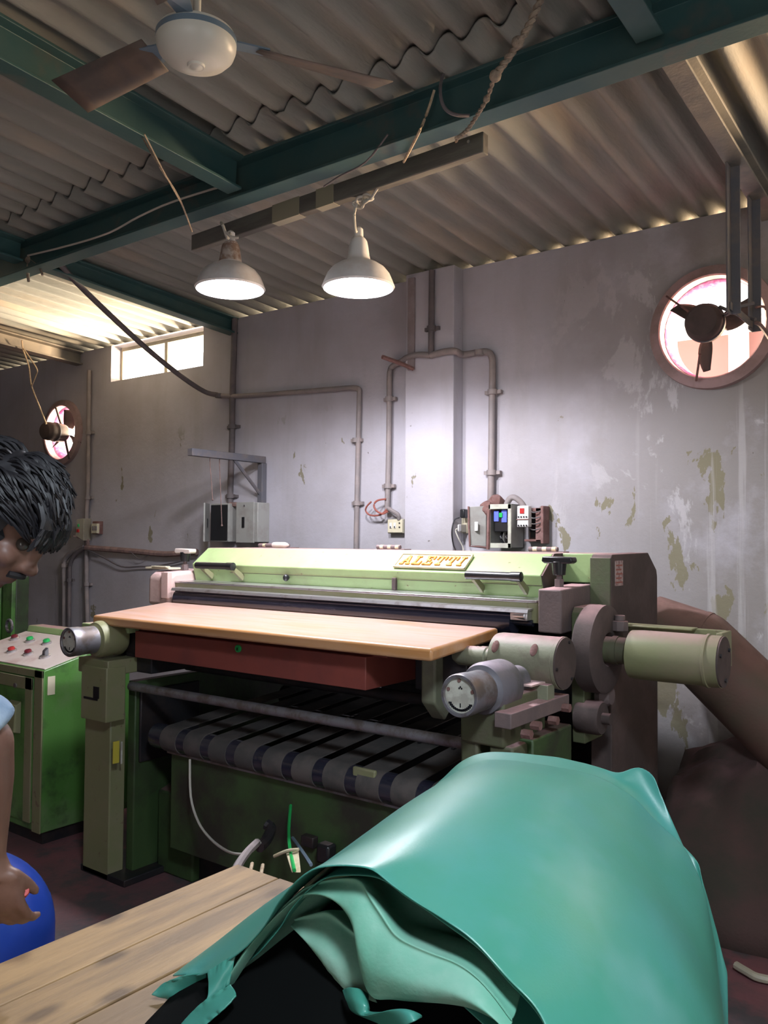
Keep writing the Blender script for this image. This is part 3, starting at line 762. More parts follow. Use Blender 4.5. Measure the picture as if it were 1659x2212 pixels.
tag(MB().tube([(-0.8258, 3.6800, 2.4093), (-0.8115, 3.6800, 2.4013), (-0.8089, 3.7500, 2.3922), (-0.8085, 3.8500, 2.3767)], .009, 6).build('cable', M['cable']), 'short cable leaving the strap foot of the hanging exhaust fan', 'cable')

fl = (-6.2606, 3.9500, 2.3587)
e2 = exhaust('exhaust fan with curved blades in the left round opening', fl, (.15, -1, 0), .075, 3, R(75), .20, .20)
MB().tube([(-6.2289, 3.9300, 2.3544), (-6.4229, 3.9700, 2.5996)], .01, 6, False).tube([(-6.2289, 3.9300, 2.3544), (-6.2047, 3.9700, 2.1419)], .01, 6, False).build('stay_rod', M['brown_iron'], e2)
tag(MB().tube([(-6.1113, 3.7000, 2.3956), (-6.1281, 3.6600, 2.5065), (-6.0668, 3.5500, 2.6498), (-6.0516, 3.5200, 2.7339), (-6.0402, 3.5000, 2.8193), (-6.0368, 3.4500, 2.9355), (-6.0067, 3.4200, 2.9970)], .006, 6).tube([(-6.0463, 3.5300, 2.6627), (-5.9337, 3.5000, 2.7354), (-5.9056, 3.4900, 2.7732), (-5.9473, 3.4600, 2.8546), (-6.0022, 3.4300, 2.9379)], .005, 6).build('fan_wire', M['twine_lit']), 'looped pale wire hanging from the rafter to the left exhaust fan', 'wire')



# ------------------------------------------------------------------ hanging lamps, batten, ceiling fan, ropes
def pendant(label, c, rad, hang, watts, tilt=(0, 0, 1)):
    """bell shaped enamel shade; c is the centre of the rim"""
    c = Vector(c)
    t = thing('pendant_lamp', label, 'lamp', c, 'enamel pendant lamps over the machine')
    k = rad / .15
    prof = [(.150, 0), (.153, .004), (.150, .010), (.143, .030), (.132, .055), (.112, .080), (.085, .098), (.062, .108), (.050, .118), (.046, .135), (.040, .175), (.036, .195), (.030, .205)]
    inner = [(r - .004, h - .003) for r, h in prof[::-1]][1:]
    MB().lathe([(r * k, h * k) for r, h in prof + inner], c, tilt, 48).build('shade', M['lamp_shade'], t)
    MB().lathe([(.028 * k, .195 * k), (.030 * k, .205 * k), (.020 * k, .215 * k), (.018 * k, .248 * k), (.010 * k, .256 * k), (.001, .258 * k)], c, tilt, 20).build('socket', M['white_plastic'], t)
    MB().lathe([(.001, -.030 * k), (.035 * k, -.026 * k), (.066 * k, -.012 * k), (.078 * k, .012 * k), (.074 * k, .035 * k), (.05 * k, .055 * k), (.03 * k, .10 * k), (.022 * k, .15 * k), (.001, .16 * k)], c, tilt, 32).build('bulb', M['bulb'], t)
    top = c + Vector(tilt) * .255 * k
    MB().tube([top] + list(hang), .0065, 8).build('cord', M['cable_white'], t)
    l = bpy.data.lights.new('lamp_light', 'SPOT'); l.energy = watts; l.color = (.93, .92, 1.0); l.shadow_soft_size = .07; l.spot_size = R(172); l.spot_blend = .35
    o = bpy.data.objects.new('lamp_light', l); COL.objects.link(o); o.parent = t; o.location = Vector((0, 0, -.045 * k))
    return t


cR = Vector((-2.1639, 2.7122, 2.5503))
cL = Vector((-2.7353, 2.5214, 2.5973))
kn = Vector((-2.0959, 2.6498, 2.8766))
pR = pendant('white enamel pendant lamp on a knotted cord, nearer the pilaster', cR, .150, [(-2.1576, 2.6827, 2.7792), (-2.1426, 2.6541, 2.8349), (-2.1314, 2.6488, 2.8635)], 100)
mb = MB()
for dx, dz, rr in ((-.012, 0, .030), (.020, .010, .026), (.004, .004, .034)):
    mb.tube([kn + Vector((dx + rr * math.cos(a), .012 * math.sin(2 * a + dx * 90), dz + rr * .55 * math.sin(a))) for a in [2 * PI * i / 12 for i in range(13)]], .0055, 6, True, 2)
mb.tube([kn + Vector((.02, 0, .005)), (-2.0578, 2.6530, 2.8819), (-2.0055, 2.6304, 2.9050)], .0055, 6).tube([kn + Vector((-.03, 0, 0)), kn + Vector((-.04, 0, -.03)), (-2.1364, 2.6464, 2.8311)], .0055, 6)
mb.build('knot', M['cable_white'], pR)
pL = pendant('white enamel pendant lamp with a stained neck, over the left end of the machine', cL, .152, [(-2.6958, 2.4678, 2.8003), (-2.6991, 2.4515, 2.8327), (-2.7037, 2.4474, 2.8507)], 92)
MB().lathe([(.0515, .118), (.0475, .137), (.0415, .176), (.0375, .196), (.031, .207)], cL, (0, 0, 1), 32).build('neck_stain', mat('brown dust on the neck', (.30, .20, .15), .8, col2=(.55, .48, .44), scale=22), pL)
MB().tube([(-2.6976, 2.4529, 2.8267), (-2.6681, 2.4635, 2.7993), (-2.6440, 2.4815, 2.7975)], .006, 6).tube([(-2.7037, 2.4474, 2.8507), (-2.7843, 2.5091, 2.9000)], .007, 6).build('knot', M['cable_white'], pL)

# grey wooden batten the lamps hang from
A_, B_ = Vector((-1.5088, 2.6298, 2.9650)), Vector((-3.1517, 2.6693, 2.9450))
t = thing('wooden_batten', 'long dusty grey wooden batten slung on ropes below the main beam', 'batten', (A_ + B_) / 2)
ax = (A_ - B_).normalized(); sd = ax.cross(Vector((0, 0, 1))).normalized()
mb = MB()
h1, h2 = .022, .055
mb.hexa([A_ - sd * .02 - Vector((0, 0, h2)), A_ + sd * .02 - Vector((0, 0, h2)), B_ + sd * .02 - Vector((0, 0, h2)), B_ - sd * .02 - Vector((0, 0, h2))],
        [A_ - sd * .02 + Vector((0, 0, h1)), A_ + sd * .02 + Vector((0, 0, h1)), B_ + sd * .02 + Vector((0, 0, h1)), B_ - sd * .02 + Vector((0, 0, h1))])
mb.build('plank', M['plank'], t, .004)
for f0, f1 in ((.60, .66), (.44, .50), (.56, .60)):
    p0, p1 = A_ + (B_ - A_) * f0, A_ + (B_ - A_) * f1
    mb = MB()
    e1, e2, s2 = h1 + .002, h2 + .002, .022
    mb.hexa([p0 - sd * s2 - Vector((0, 0, e2)), p0 + sd * s2 - Vector((0, 0, e2)), p1 + sd * s2 - Vector((0, 0, e2)), p1 - sd * s2 - Vector((0, 0, e2))],
            [p0 - sd * s2 + Vector((0, 0, e1)), p0 + sd * s2 + Vector((0, 0, e1)), p1 + sd * s2 + Vector((0, 0, e1)), p1 - sd * s2 + Vector((0, 0, e1))])
    mb.build('tape_wrap', M['tape'], t)
MB().cyl(A_ + ax * -.06 + sd * .019, A_ + ax * -.06 + sd * .024, .006, seg=10).build('nail', M['steel'], t)


def twist(pts, r, name, m, label, cat='rope', knots=()):
    """two strands laid round each other"""
    P = spline([Vector(p) for p in pts], 14)
    mb = MB()
    for ph in (0, PI):
        Q = []
        for i, p in enumerate(P):
            tn = (P[min(i + 1, len(P) - 1)] - P[max(i - 1, 0)]).normalized()
            a = tn.cross(Vector((.3, .8, .2))).normalized(); b_ = tn.cross(a)
            th = i * .9 + ph
            Q.append(p + (a * math.cos(th) + b_ * math.sin(th)) * r * .75)
        mb.tube(Q, r, 6, False)
    for k in knots:
        mb.sphere(k, r * 2.6, u=10, v=8)
    return tag(mb.build(name, m), label, cat)


twist([(-1.0699, 2.1952, 3.0959), (-1.1286, 2.2164, 3.0313), (-1.1966, 2.2424, 2.9898), (-1.2663, 2.2666, 2.9562)], .0075, 'rope', M['twine'], 'thick twisted rope hanging in front of the main beam down to a knot', knots=[(-1.2663, 2.2667, 2.9533), (-1.1721, 2.2348, 3.0106)])
twist([(-1.2687, 2.2651, 2.9504), (-1.3276, 2.3220, 2.9258), (-1.3948, 2.3724, 2.9093), (-1.4534, 2.4044, 2.8892), (-1.4932, 2.4004, 2.8702)], .0045, 'rope', M['twine'], 'thinner twisted rope from the knot to the end of the grey batten', knots=[(-1.3288, 2.3212, 2.9228)])
tag(MB().tube([(-1.5929, 2.4150, 3.0777), (-1.6081, 2.4120, 3.0316), (-1.6300, 2.4100, 2.9826), (-1.6465, 2.3942, 2.9280), (-1.8158, 2.5454, 2.9300)], .005, 6).build('cord', M['twine_lit']), 'pale cord from the main beam slanting down to the middle of the batten', 'cord')
tag(MB().tube([(-1.5151, 2.3507, 3.0804), (-1.5125, 2.3300, 3.0224), (-1.5070, 2.3363, 2.9678), (-1.4889, 2.3633, 2.9419), (-1.4604, 2.4217, 2.9496), (-1.4356, 2.4888, 2.9815), (-1.4377, 2.5476, 3.0318), (-1.4481, 2.5758, 3.0672)], .006, 6).build('cable', M['conduit_dark']), 'dark cable looping under the main beam beside the rope', 'cable')
tag(MB().tube([(-1.5084, 2.4700, 3.0007), (-1.5542, 2.5200, 2.9852), (-1.6358, 2.6298, 2.9800)], .006, 6).build('cord', M['twine_lit']), 'short cord tying the batten end up to the main beam', 'cord')
tag(MB().tube([(-1.7913, 2.4111, 2.9764), (-1.9186, 2.4433, 2.9196), (-2.0279, 2.4255, 2.8884), (-2.1107, 2.4270, 2.8683)], .004, 6).build('wire', M['conduit_dark']), 'thin dark wire from the main beam to the taped part of the batten', 'wire')
tag(MB().tube([(-2.6200, 1.9358, 3.0472), (-2.4605, 1.9173, 2.8524), (-2.5616, 2.0930, 2.8158), (-2.7185, 2.2894, 2.7818)], .004, 5).tube([(-2.3805, 1.7879, 2.8979), (-2.4513, 1.9247, 2.8390), (-2.5561, 2.0978, 2.7978)], .003, 5).build('twine', M['twine']), 'loose twine hanging from the near steel beam toward the left lamp', 'twine')
mb = MB()
ck = Vector((-2.6200, 1.9317, 3.0420))
for k in range(5):
    mb.tube([ck + Vector((.02 * math.cos(a + k) , .02 * math.sin(a * 1.3 + k), .016 * math.sin(a + k * 2))) for a in [2 * PI * i / 9 for i in range(10)]], .004, 5, True, 2)
tag(mb.build('twine_knot', M['twine']), 'clump of knotted twine under the near steel beam', 'twine')
tag(MB().tube([(-4.2854, 2.4700, 3.0320), (-4.2914, 2.4700, 2.9459), (-4.2803, 2.4700, 2.8977)], .008, 6).tube([(-4.2664, 2.4700, 3.0180), (-4.1823, 2.4700, 2.9635), (-4.1442, 2.4700, 2.9059)], .006, 6).sphere((-4.2802, 2.4700, 3.0156), .022, u=10, v=8).build('twine_knot', M['twine']), 'dark knot of twine under the left end of the main beam', 'twine')
tag(MB().tube([(-4.2082, 2.4200, 3.0130), (-3.8187, 2.4200, 2.9880), (-3.4866, 2.4200, 2.9809), (-3.2536, 2.4200, 3.0077), (-3.0194, 2.4200, 3.0203), (-2.6826, 2.4200, 3.0106)], .005, 6).build('wire', M['cable_white']), 'pale wire running along the lower edge of the main beam', 'wire')

# ceiling fan
M['fan_blade'] = mat('dust browned fan blade', (.17, .125, .10), .6, col2=(.12, .10, .09), scale=6)
fc = Vector((-1.7706, 1.4966, 2.8286))
t = thing('ceiling_fan', 'cream ceiling fan with a blue grey band round its motor', 'fan', fc)
MB().lathe([(.001, -.036), (.022, -.036), (.024, -.030), (.028, -.029), (.055, -.026), (.057, -.0245), (.086, -.014), (.102, .003), (.108, .020), (.109, .032)], fc, (0, 0, 1), 48).build('motor_cover', M['fan_white'], t)
MB().lathe([(.109, .032), (.1095, .048), (.107, .049), (.107, .030)], fc, (0, 0, 1), 48).build('colour_band', M['fan_band'], t)
MB().lathe([(.107, .049), (.104, .058), (.09, .066), (.04, .07), (.035, .10), (.001, .10)], fc, (0, 0, 1), 48).build('upper_cover', M['fan_white'], t)
MB().lathe([(.001, -.041), (.012, -.040), (.018, -.036), (.022, -.035)], fc, (0, 0, 1), 24).build('centre_cap', M['fan_white'], t)
MB().cyl(fc + Vector((0, 0, .1)), (fc.x, fc.y, roof_z(fc.y) - .03), .011, seg=14).lathe([(.055, 0), (.05, -.05), (.012, -.075)], (fc.x, fc.y, roof_z(fc.y) - .02), (0, 0, 1), 24).build('down_rod', M['fan_white'], t)
for k in range(3):
    a = R(62) + 2 * PI * k / 3
    d = Vector((math.cos(a), math.sin(a), 0)); s_ = Vector((-d.y, d.x, 0))
    rows = []
    for i in range(8):
        rr = .17 + .40 * i / 7
        wv = .050 + .016 * i / 7
        rows.append([fc + d * rr + s_ * wv * (j / 3 - .5) * 2 + Vector((0, 0, .055 + .022 * (j / 3 - .5) * 2)) for j in range(4)])
    b_ = MB().grid(rows).build('blade', M['fan_blade'], t, mods=[('SOLIDIFY', dict(thickness=.003))])
    MB().hexa([fc + d * .09 - s_ * .02 + Vector((0, 0, .052)), fc + d * .09 + s_ * .02 + Vector((0, 0, .052)), fc + d * .20 + s_ * .035 + Vector((0, 0, .066)), fc + d * .20 - s_ * .035 + Vector((0, 0, .046))],
              [fc + d * .09 - s_ * .02 + Vector((0, 0, .057)), fc + d * .09 + s_ * .02 + Vector((0, 0, .057)), fc + d * .20 + s_ * .035 + Vector((0, 0, .071)), fc + d * .20 - s_ * .035 + Vector((0, 0, .051))]).build('blade_arm', M['fan_band'], b_)



# ------------------------------------------------------------------ the buffing machine
mc = thing('buffing_machine', 'large pale green leather buffing machine with a wooden feed table and ALETTI nameplate', 'machine', (-2.3, 2.8, 0))


def part(name, mb, m, bevel=0, parent=None, label=None, **kw):
    o = mb.build(name, m, parent or mc, bevel, **kw)
    if label: o['label'] = label
    return o


HX0, HX1 = -3.405, -1.42
# hood
part('hood', MB().prism([(2.925, 1.275), (2.90, 1.365), (3.005, 1.446), (3.02, 1.448), (3.42, 1.448), (3.42, 1.275)], 'X', HX0, HX1), M['green'], .004)
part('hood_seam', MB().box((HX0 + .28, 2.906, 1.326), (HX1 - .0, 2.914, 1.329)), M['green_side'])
hb = part('hood_end', MB().prism([(2.93, 1.30), (2.905, 1.365), (3.007, 1.447), (3.02, 1.449), (3.30, 1.449), (3.30, 1.30)], 'X', HX1, HX1 + .006), M['brown_iron'])
part('rear_cover', MB().box((HX1 + .006, 3.08, 1.335), (-1.262, 3.4, 1.449)), M['green'], .004)
# nameplate with raised orange letters, lying on the sloping hood face
sl = Vector((0, .105, .081)).normalized()
nrm = Vector((0, -sl.z, sl.y))
pl0 = Vector((-2.1162, 2.9100, 1.3942)); pl0 = Vector((pl0.x, 2.90 + .012, 1.365 + .010)) + nrm * .002
xw = Vector((-1.7599, 2.9100, 1.3931)).x - pl0.x
hgt = .092


def onp(u, v, h=0): return pl0 + Vector((1, 0, 0)) * u + sl * v + nrm * h


def slab(mb, quad, h0, h1):
    mb.hexa([onp(u, v, h0) for u, v in quad], [onp(u, v, h1) for u, v in quad])


mb = MB(); slab(mb, [(0, 0), (xw, 0), (xw, hgt), (0, hgt)], 0, .006)
npl = part('nameplate', mb, M['plate'], .001)
mb = MB()
e = .006
for q in ([(0, 0), (xw, 0), (xw, e), (0, e)], [(0, hgt - e), (xw, hgt - e), (xw, hgt), (0, hgt)], [(0, 0), (e, 0), (e, hgt), (0, hgt)], [(xw - e, 0), (xw, 0), (xw, hgt), (xw - e, hgt)]): slab(mb, q, .006, .010)
part('plate_rim', mb, M['plate'], 0, npl)


def bar(x0, y0, x1, y1): return [(x0, y0), (x1, y0), (x1, y1), (x0, y1)]


SER = {
    'A': [[(.12, .12), (.30, .12), (.56, 1), (.40, 1)], [(.40, 1), (.60, 1), (.88, .12), (.68, .12)], bar(.30, .32, .72, .46), bar(.0, 0, .38, .14), bar(.60, 0, 1.0, .14)],
    'L': [bar(.16, 0, .38, 1), bar(.02, .86, .56, 1), bar(.02, 0, .98, .15), bar(.82, .15, .98, .40)],
    'E': [bar(.16, 0, .38, 1), bar(.02, .86, .94, 1), bar(.80, .64, .94, .86), bar(.02, 0, .98, .14), bar(.84, .14, .98, .36), bar(.38, .44, .64, .57), bar(.58, .36, .68, .66)],
    'T': [bar(.39, .1, .61, 1), bar(.02, .86, .98, 1), bar(.02, .62, .16, .86), bar(.84, .62, .98, .86), bar(.24, 0, .76, .14)],
    'I': [bar(.36, .1, .64, .9), bar(.12, .86, .88, 1), bar(.12, 0, .88, .14)],
}
x = .026
wl = {'A': .052, 'L': .044, 'E': .045, 'T': .047, 'I': .028}
gap = (xw - .045 - sum(wl[c] for c in 'ALETTI')) / 5
for ch in 'ALETTI':
    mb = MB()
    for q in SER[ch]:
        slab(mb, [(x + u * wl[ch] + .010 * (v - .5), .018 + v * .056) for u, v in q], .006, .012)
    part('letter', mb, M['orange'], 0, npl)
    x += wl[ch] + gap

# handles, knobs, latches on the hood
for a, c, yy in (((-3.2914, 2.8300, 1.3615), (-3.0183, 2.8300, 1.3614), 0), ((-1.7071, 2.8300, 1.3617), (-1.4608, 2.8300, 1.3590), 1)):
    z = 1.362
    h = part('hood_handle', MB().rings([((a[0], 2.83, z), .008), ((a[0] + .004, 2.83, z), .017), ((c[0] - .05, 2.83, z), .017), ((c[0] - .045, 2.83, z), .019), ((c[0] - .004, 2.83, z), .019), ((c[0], 2.83, z), .010)], (1, 0, 0), 18), M['black'])
    for xx in ((a[0] + .03, c[0] - .022)):
        part('handle_bracket', MB().hexa([(xx - .008, 2.905, 1.29), (xx + .008, 2.905, 1.29), (xx + .008, 2.92, 1.315), (xx - .008, 2.92, 1.315)], [(xx - .008, 2.825, 1.35), (xx + .008, 2.825, 1.35), (xx + .008, 2.845, 1.362), (xx - .008, 2.845, 1.362)]), M['olive'], .002, h)
kx = (-2.7302, 2.9000, 1.3147)
part('hood_knob', MB().sphere((kx[0], 2.893, 1.315), (.014, .016, .017), u=16, v=10).cyl((kx[0], 2.91, 1.315), (kx[0], 2.89, 1.315), .007), M['black'])
kx = (-2.1060, 2.9000, 1.3274)
part('hood_latch', MB().box((kx[0] - .010, 2.897, 1.283), (kx[0] + .010, 2.912, 1.335)), M['brown_iron'], .002)
for a, c in ((560, 624), (815, 865), (1143, 1205)):
    p, q = Vector((-3.3693, 3.3500, 1.4604)), 0
    xa = {560: -3.3692, 815: -2.5375, 1143: -1.6954}[a]
    xc = {624: -3.1426, 865: -2.3946, 1205: -1.5584}[c]
    hg = part('hinge', MB().cyl((xa, 3.35, 1.461), (xc, 3.35, 1.461), .010, seg=14).box((xa + .005, 3.34, 1.447), (xc + .03, 3.40, 1.452)), M['pink_iron'])
    mb = MB()
    for k in range(3): mb.cyl((xa + (xc - xa) * (.15 + .33 * k), 3.35, 1.461), (xa + (xc - xa) * (.15 + .33 * k) + .02, 3.35, 1.461), .0112, seg=14)
    part('knuckle', mb, M['plate'], 0, hg)
tag(MB().lathe([(.001, 0), (.014, .002), (.016, .02), (.016, .085), (.012, .10), (.004, .115), (.001, .116)], (-3.1933, 3.28, 1.465), (1, 0, .0), 16).build('plastic_bottle', M['panel_white']), 'small pinkish white tube lying on top of the machine hood', 'tube')

# chrome ledge, green bar and black roller
part('ledge', MB().prism([(2.795, 1.270), (2.795, 1.279), (2.93, 1.281), (2.93, 1.270)], 'X', -3.42, -1.385), M['steel'], .002)
part('front_bar', MB().box((-3.415, 2.80, 1.195), (-1.375, 2.93, 1.270)), M['olive'], .003)
part('roller_highlight', MB().prism([(2.752, 1.235), (2.758, 1.247), (2.80, 1.250), (2.80, 1.243), (2.766, 1.240), (2.760, 1.232)], 'X', -3.39, -1.40), M['steel'])  # steel strip set along the roller top as its bright highlight
part('feed_roller', MB().cyl((-3.38, 2.80, 1.195), (-1.475, 2.80, 1.195), .046, seg=40).cyl((-3.42, 2.80, 1.195), (-1.40, 2.80, 1.195), .012), M['black_gloss'])
part('roller_bearing', MB().box((-1.475, 2.76, 1.205), (-1.405, 2.80, 1.24)).cyl((-1.47, 2.775, 1.222), (-1.41, 2.765, 1.222), .014), M['steel'], .003)
part('scraper_beam', MB().box((-3.38, 2.80, 1.06), (-1.40, 2.95, 1.15)), M['iron_dark'], .004)

# end blocks with tee knobs
part('end_block', MB().prism([(2.74, 1.17), (2.74, 1.325), (3.02, 1.335), (3.02, 1.23), (2.86, 1.22), (2.86, 1.17)], 'X', -1.352, -1.262), M['pink_iron'], .006)
part('end_block', MB().prism([(2.76, 1.15), (2.76, 1.30), (2.80, 1.325), (3.02, 1.335), (3.02, 1.15)], 'X', -3.585, -3.415), M['pink_paint'], .02)
part('end_block_cap', MB().box((-3.47, 2.752, 1.19), (-3.415, 2.78, 1.325)), M['pink_paint'], .004)
for (kx_, ky, z0, mk) in ((-1.325, 2.86, 1.327, 'black'), (-3.46, 2.90, 1.33, 'panel_white')):
    k = part('clamp_screw', MB().cyl((kx_, ky, z0), (kx_, ky, z0 + .03), .018, seg=6).cyl((kx_, ky, z0 + .03), (kx_, ky, z0 + .05), .010), M['pink_iron'])
    part('clamp_hub', MB().cyl((kx_, ky, z0 + .045), (kx_, ky, z0 + .095), .023, .028, seg=20), M['black'], .002, k)
    mb = MB()
    mb.prism([(kx_ - .062, z0 + .095), (kx_ - .05, z0 + .088), (kx_ + .05, z0 + .088), (kx_ + .062, z0 + .095), (kx_ + .058, z0 + .112), (kx_ - .058, z0 + .114)], 'Y', ky - .024, ky + .024)
    part('clamp_grip', mb, M[mk], .005, k)
part('oil_tray', MB().box((-3.66, 2.80, 1.335), (-3.47, 2.88, 1.345)).box((-3.60, 2.79, 1.345), (-3.48, 2.82, 1.352)), M['cream_light'], .002)

# right hand gear housing and its sticker
part('gear_housing', MB().prism([(3.0, 0), (3.0, 1.432), (3.015, 1.449), (3.40, 1.452), (3.50, 1.380), (3.51, 1.35), (3.51, 0)], 'X', -1.262, -1.181), M['brown_iron'], .004)
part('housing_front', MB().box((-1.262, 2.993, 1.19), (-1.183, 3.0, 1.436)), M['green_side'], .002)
st = part('sticker', MB().box((-1.1815, 3.035, 1.33), (-1.1795, 3.115, 1.425)), M['paper'])
mb = MB()
for k in range(5): mb.box((-1.1798, 3.043, 1.34 + .016 * k), (-1.1790, 3.107 - .01 * (k % 2), 1.346 + .016 * k))
part('print_lines', mb, M['wire_red'], 0, st)

# drum, shaft and air cylinder on the right
dy, dz = 2.84, 1.118
part('brake_drum', MB().lathe([(.001, 0), (.147, 0), (.155, .008), (.155, .07), (.147, .076), (.06, .078), (.045, .06), (.001, .06)], (-1.205, dy, dz), (1, 0, 0), 48), M['brown_iron'])
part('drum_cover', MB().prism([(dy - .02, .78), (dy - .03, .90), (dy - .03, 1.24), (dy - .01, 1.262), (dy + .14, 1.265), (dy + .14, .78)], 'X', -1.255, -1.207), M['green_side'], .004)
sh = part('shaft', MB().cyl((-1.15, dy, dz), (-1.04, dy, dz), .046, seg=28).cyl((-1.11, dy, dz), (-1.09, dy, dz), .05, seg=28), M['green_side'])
acy = part('air_cylinder', MB().lathe([(.001, 0), (.060, 0), (.082, .012), (.084, .05), (.084, .262), (.088, .264), (.088, .272), (.084, .274), (.084, .31), (.001, .31)], (-1.055, dy, dz - .008), (1, 0, 0), 44), mat('olive cylinder paint', (.20, .21, .11), .45, col2=(.24, .21, .14), scale=5, lo=.45, hi=.7, bump=.05, dust=(.40, .28, .25), dlo=.6))
part('cylinder_cap', MB().cyl((-.745, dy, dz - .008), (-.739, dy, dz - .008), .082, seg=44), M['brown_iron'], 0, acy)
mb = MB()
for k in range(3): mb.cyl((-.739, dy + .06 * math.cos(k * 2.1 + .6), dz + .06 * math.sin(k * 2.1 + .6) - .008), (-.733, dy + .06 * math.cos(k * 2.1 + .6), dz + .06 * math.sin(k * 2.1 + .6) - .008), .007, seg=6)
part('cap_bolts', mb, M['iron_dark'], 0, acy)
br = part('cylinder_bracket', MB().box((-1.10, 2.955, 1.135), (-.755, 2.975, 1.200)).box((-.770, 2.86, 1.08), (-.750, 2.975, 1.200)).box((-1.14, 2.90, 1.196), (-.86, 2.975, 1.203)), M['olive'], .003)
mb = MB()
for xx in (-1.02, -.86): mb.cyl((xx, 2.957, 1.172), (xx, 2.948, 1.172), .012, seg=8)
part('bracket_bolts', mb, M['iron_dark'], 0, br)
part('lubricator', MB().cyl((-1.11, 2.90, 1.18), (-1.11, 2.90, 1.215), .03, seg=8).cyl((-1.11, 2.90, 1.215), (-1.11, 2.90, 1.235), .018), M['pink_iron'], .002)

# small pulley below the drum
pu = part('pulley', MB().lathe([(.001, 0), (.055, 0), (.06, .01), (.06, .08), (.055, .09), (.02, .09), (.02, .12), (.001, .12)], (-1.24, 2.84, .875), (1, 0, 0), 32), M['brown_iron'])
part('link_bolt', MB().lathe([(.001, 0), (.04, 0), (.045, .02), (.03, .05), (.001, .05)], (-1.19, 2.90, .945), (1, 0, 0), 20), M['pink_iron'])

# wooden feed table, drawer
TZ = 1.152
tb = part('feed_table', MB().hexa([(-3.275, 2.225, TZ - .042), (-1.472, 2.235, TZ - .042), (-1.522, 2.76, TZ - .022), (-3.43, 2.76, TZ - .022)], [(-3.275, 2.225, TZ), (-1.472, 2.235, TZ), (-1.522, 2.76, TZ + .021), (-3.43, 2.76, TZ + .021)]), M['wood_top'], .010)
dr = part('drawer', MB().box((-3.09, 2.315, .972), (-1.80, 2.72, 1.088)), M['drawer'], .003)
part('drawer_rail', MB().box((-3.12, 2.36, 1.085), (-1.74, 2.70, 1.118)), M['drawer'], .002)
lk = (-2.4337, 2.3120, 1.0654)
lo = part('drawer_lock', MB().cyl((lk[0], 2.316, lk[2]), (lk[0], 2.306, lk[2]), .015, seg=20), M['push_green'], .002, dr)
part('keyhole', MB().box((lk[0] - .002, 2.303, lk[2] - .007), (lk[0] + .002, 2.307, lk[2] + .005)), M['black'], 0, dr)
part('table_lug', MB().prism([(2.45, 1.09), (2.45, .93), (2.52, .86), (2.60, .93), (2.60, 1.12)], 'X', -1.66, -1.60), M['grey_green'], .008)
part('table_support', MB().box((-3.28, 2.50, .98), (-3.12, 2.70, 1.115)), M['iron_dark'], .006)
part('table_support', MB().box((-1.72, 2.5, .96), (-1.5, 2.72, 1.115)), M['iron_dark'], .006)


# dial heads at both ends of the table shaft
def dial(cx, dirty, label):
    y0, z = 2.06, 1.053
    hd = part('dial_head', MB().lathe([(.001, .12), (.052, .12), (.056, .125), (.073, .13), (.080, .15), (.078, .25), (.070, .262), (.046, .262), (.046, .36), (.001, .36)], (cx, y0, z), (0, 1, 0), 44), M['grey_cast'] if not dirty else M['olive'], label=label)
    part('dial_ring', MB().lathe([(.050, .006), (.052, 0), (.060, 0), (.063, .006), (.062, .05), (.060, .06), (.060, .12), (.001, .12)], (cx, y0, z), (0, 1, 0), 44), M['dull_steel'], 0, hd)
    part('dial_face', MB().cyl((cx, y0 + .009, z), (cx, y0 + .03, z), .0515, seg=40), M['white_dial'], 0, hd)
    mb = MB()
    for k in range(13):
        a = R(215 + 110 * k / 12)
        p = Vector((cx + .042 * math.cos(a), y0 + .0085, z + .042 * math.sin(a)))
        mb.box(p - Vector((.005, .001, .003)), p + Vector((.005, .001, .003)))
    mb.box((cx - .0015, y0 + .0075, z - .034), (cx + .0015, y0 + .0095, z - .022))
    for k in range(3): mb.box((cx - .006 + .004 * k, y0 + .0075, z + .018 + .004 * (k % 2)), (cx - .002 + .004 * k, y0 + .0095, z + .023 + .004 * (k % 2)))
    part('dial_marks', mb, M['black'], 0, hd)
    for a in (R(20), R(160), R(95)): part('dial_screw', MB().cyl((cx + .043 * math.cos(a), y0 + .0095, z + .043 * math.sin(a)), (cx + .043 * math.cos(a), y0 + .006, z + .043 * math.sin(a)), .0055, seg=10), M['rusty'], 0, hd)
    return hd


dial(-1.264, False, 'grey cast dial head on the right end of the feed table')
dial(-3.205, True, 'dark dial head on the left end of the feed table')

# right end frame carrying dial, gear motor and rail
FR = -1.345, -1.150
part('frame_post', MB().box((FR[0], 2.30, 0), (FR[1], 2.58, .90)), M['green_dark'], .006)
part('dial_bracket', MB().box((-1.345, 2.20, .885), (-1.195, 2.48, 1.03)).box((-1.35, 2.21, .79), (-1.29, 2.30, .90)).box((-1.25, 2.21, .80), (-1.17, 2.32, .89)), M['green_side'], .008)
rl = part('slide_rail', MB().box((-1.205, 2.16, .955), (-1.150, 2.56, 1.0)), M['pink_iron'], .003)
for yy, zz in ((2.30, .945), (2.42, .94), (2.51, .965), (2.24, .93)): part('rail_bolt', MB().cyl((-1.155, yy, zz), (-1.125, yy, zz), .014, seg=6), M['rusty'], 0, rl)
gm = part('gear_motor', MB().lathe([(.001, 0), (.055, 0), (.080, .014), (.083, .03), (.083, .24), (.085, .242), (.085, .252), (.001, .252)], (-1.40, 2.515, 1.105), (1, 0, 0), 44), M['grey_green'])
part('motor_cap', MB().cyl((-1.148, 2.515, 1.105), (-1.143, 2.515, 1.105), .083, seg=44), M['brown_iron'], 0, gm)
mb = MB()
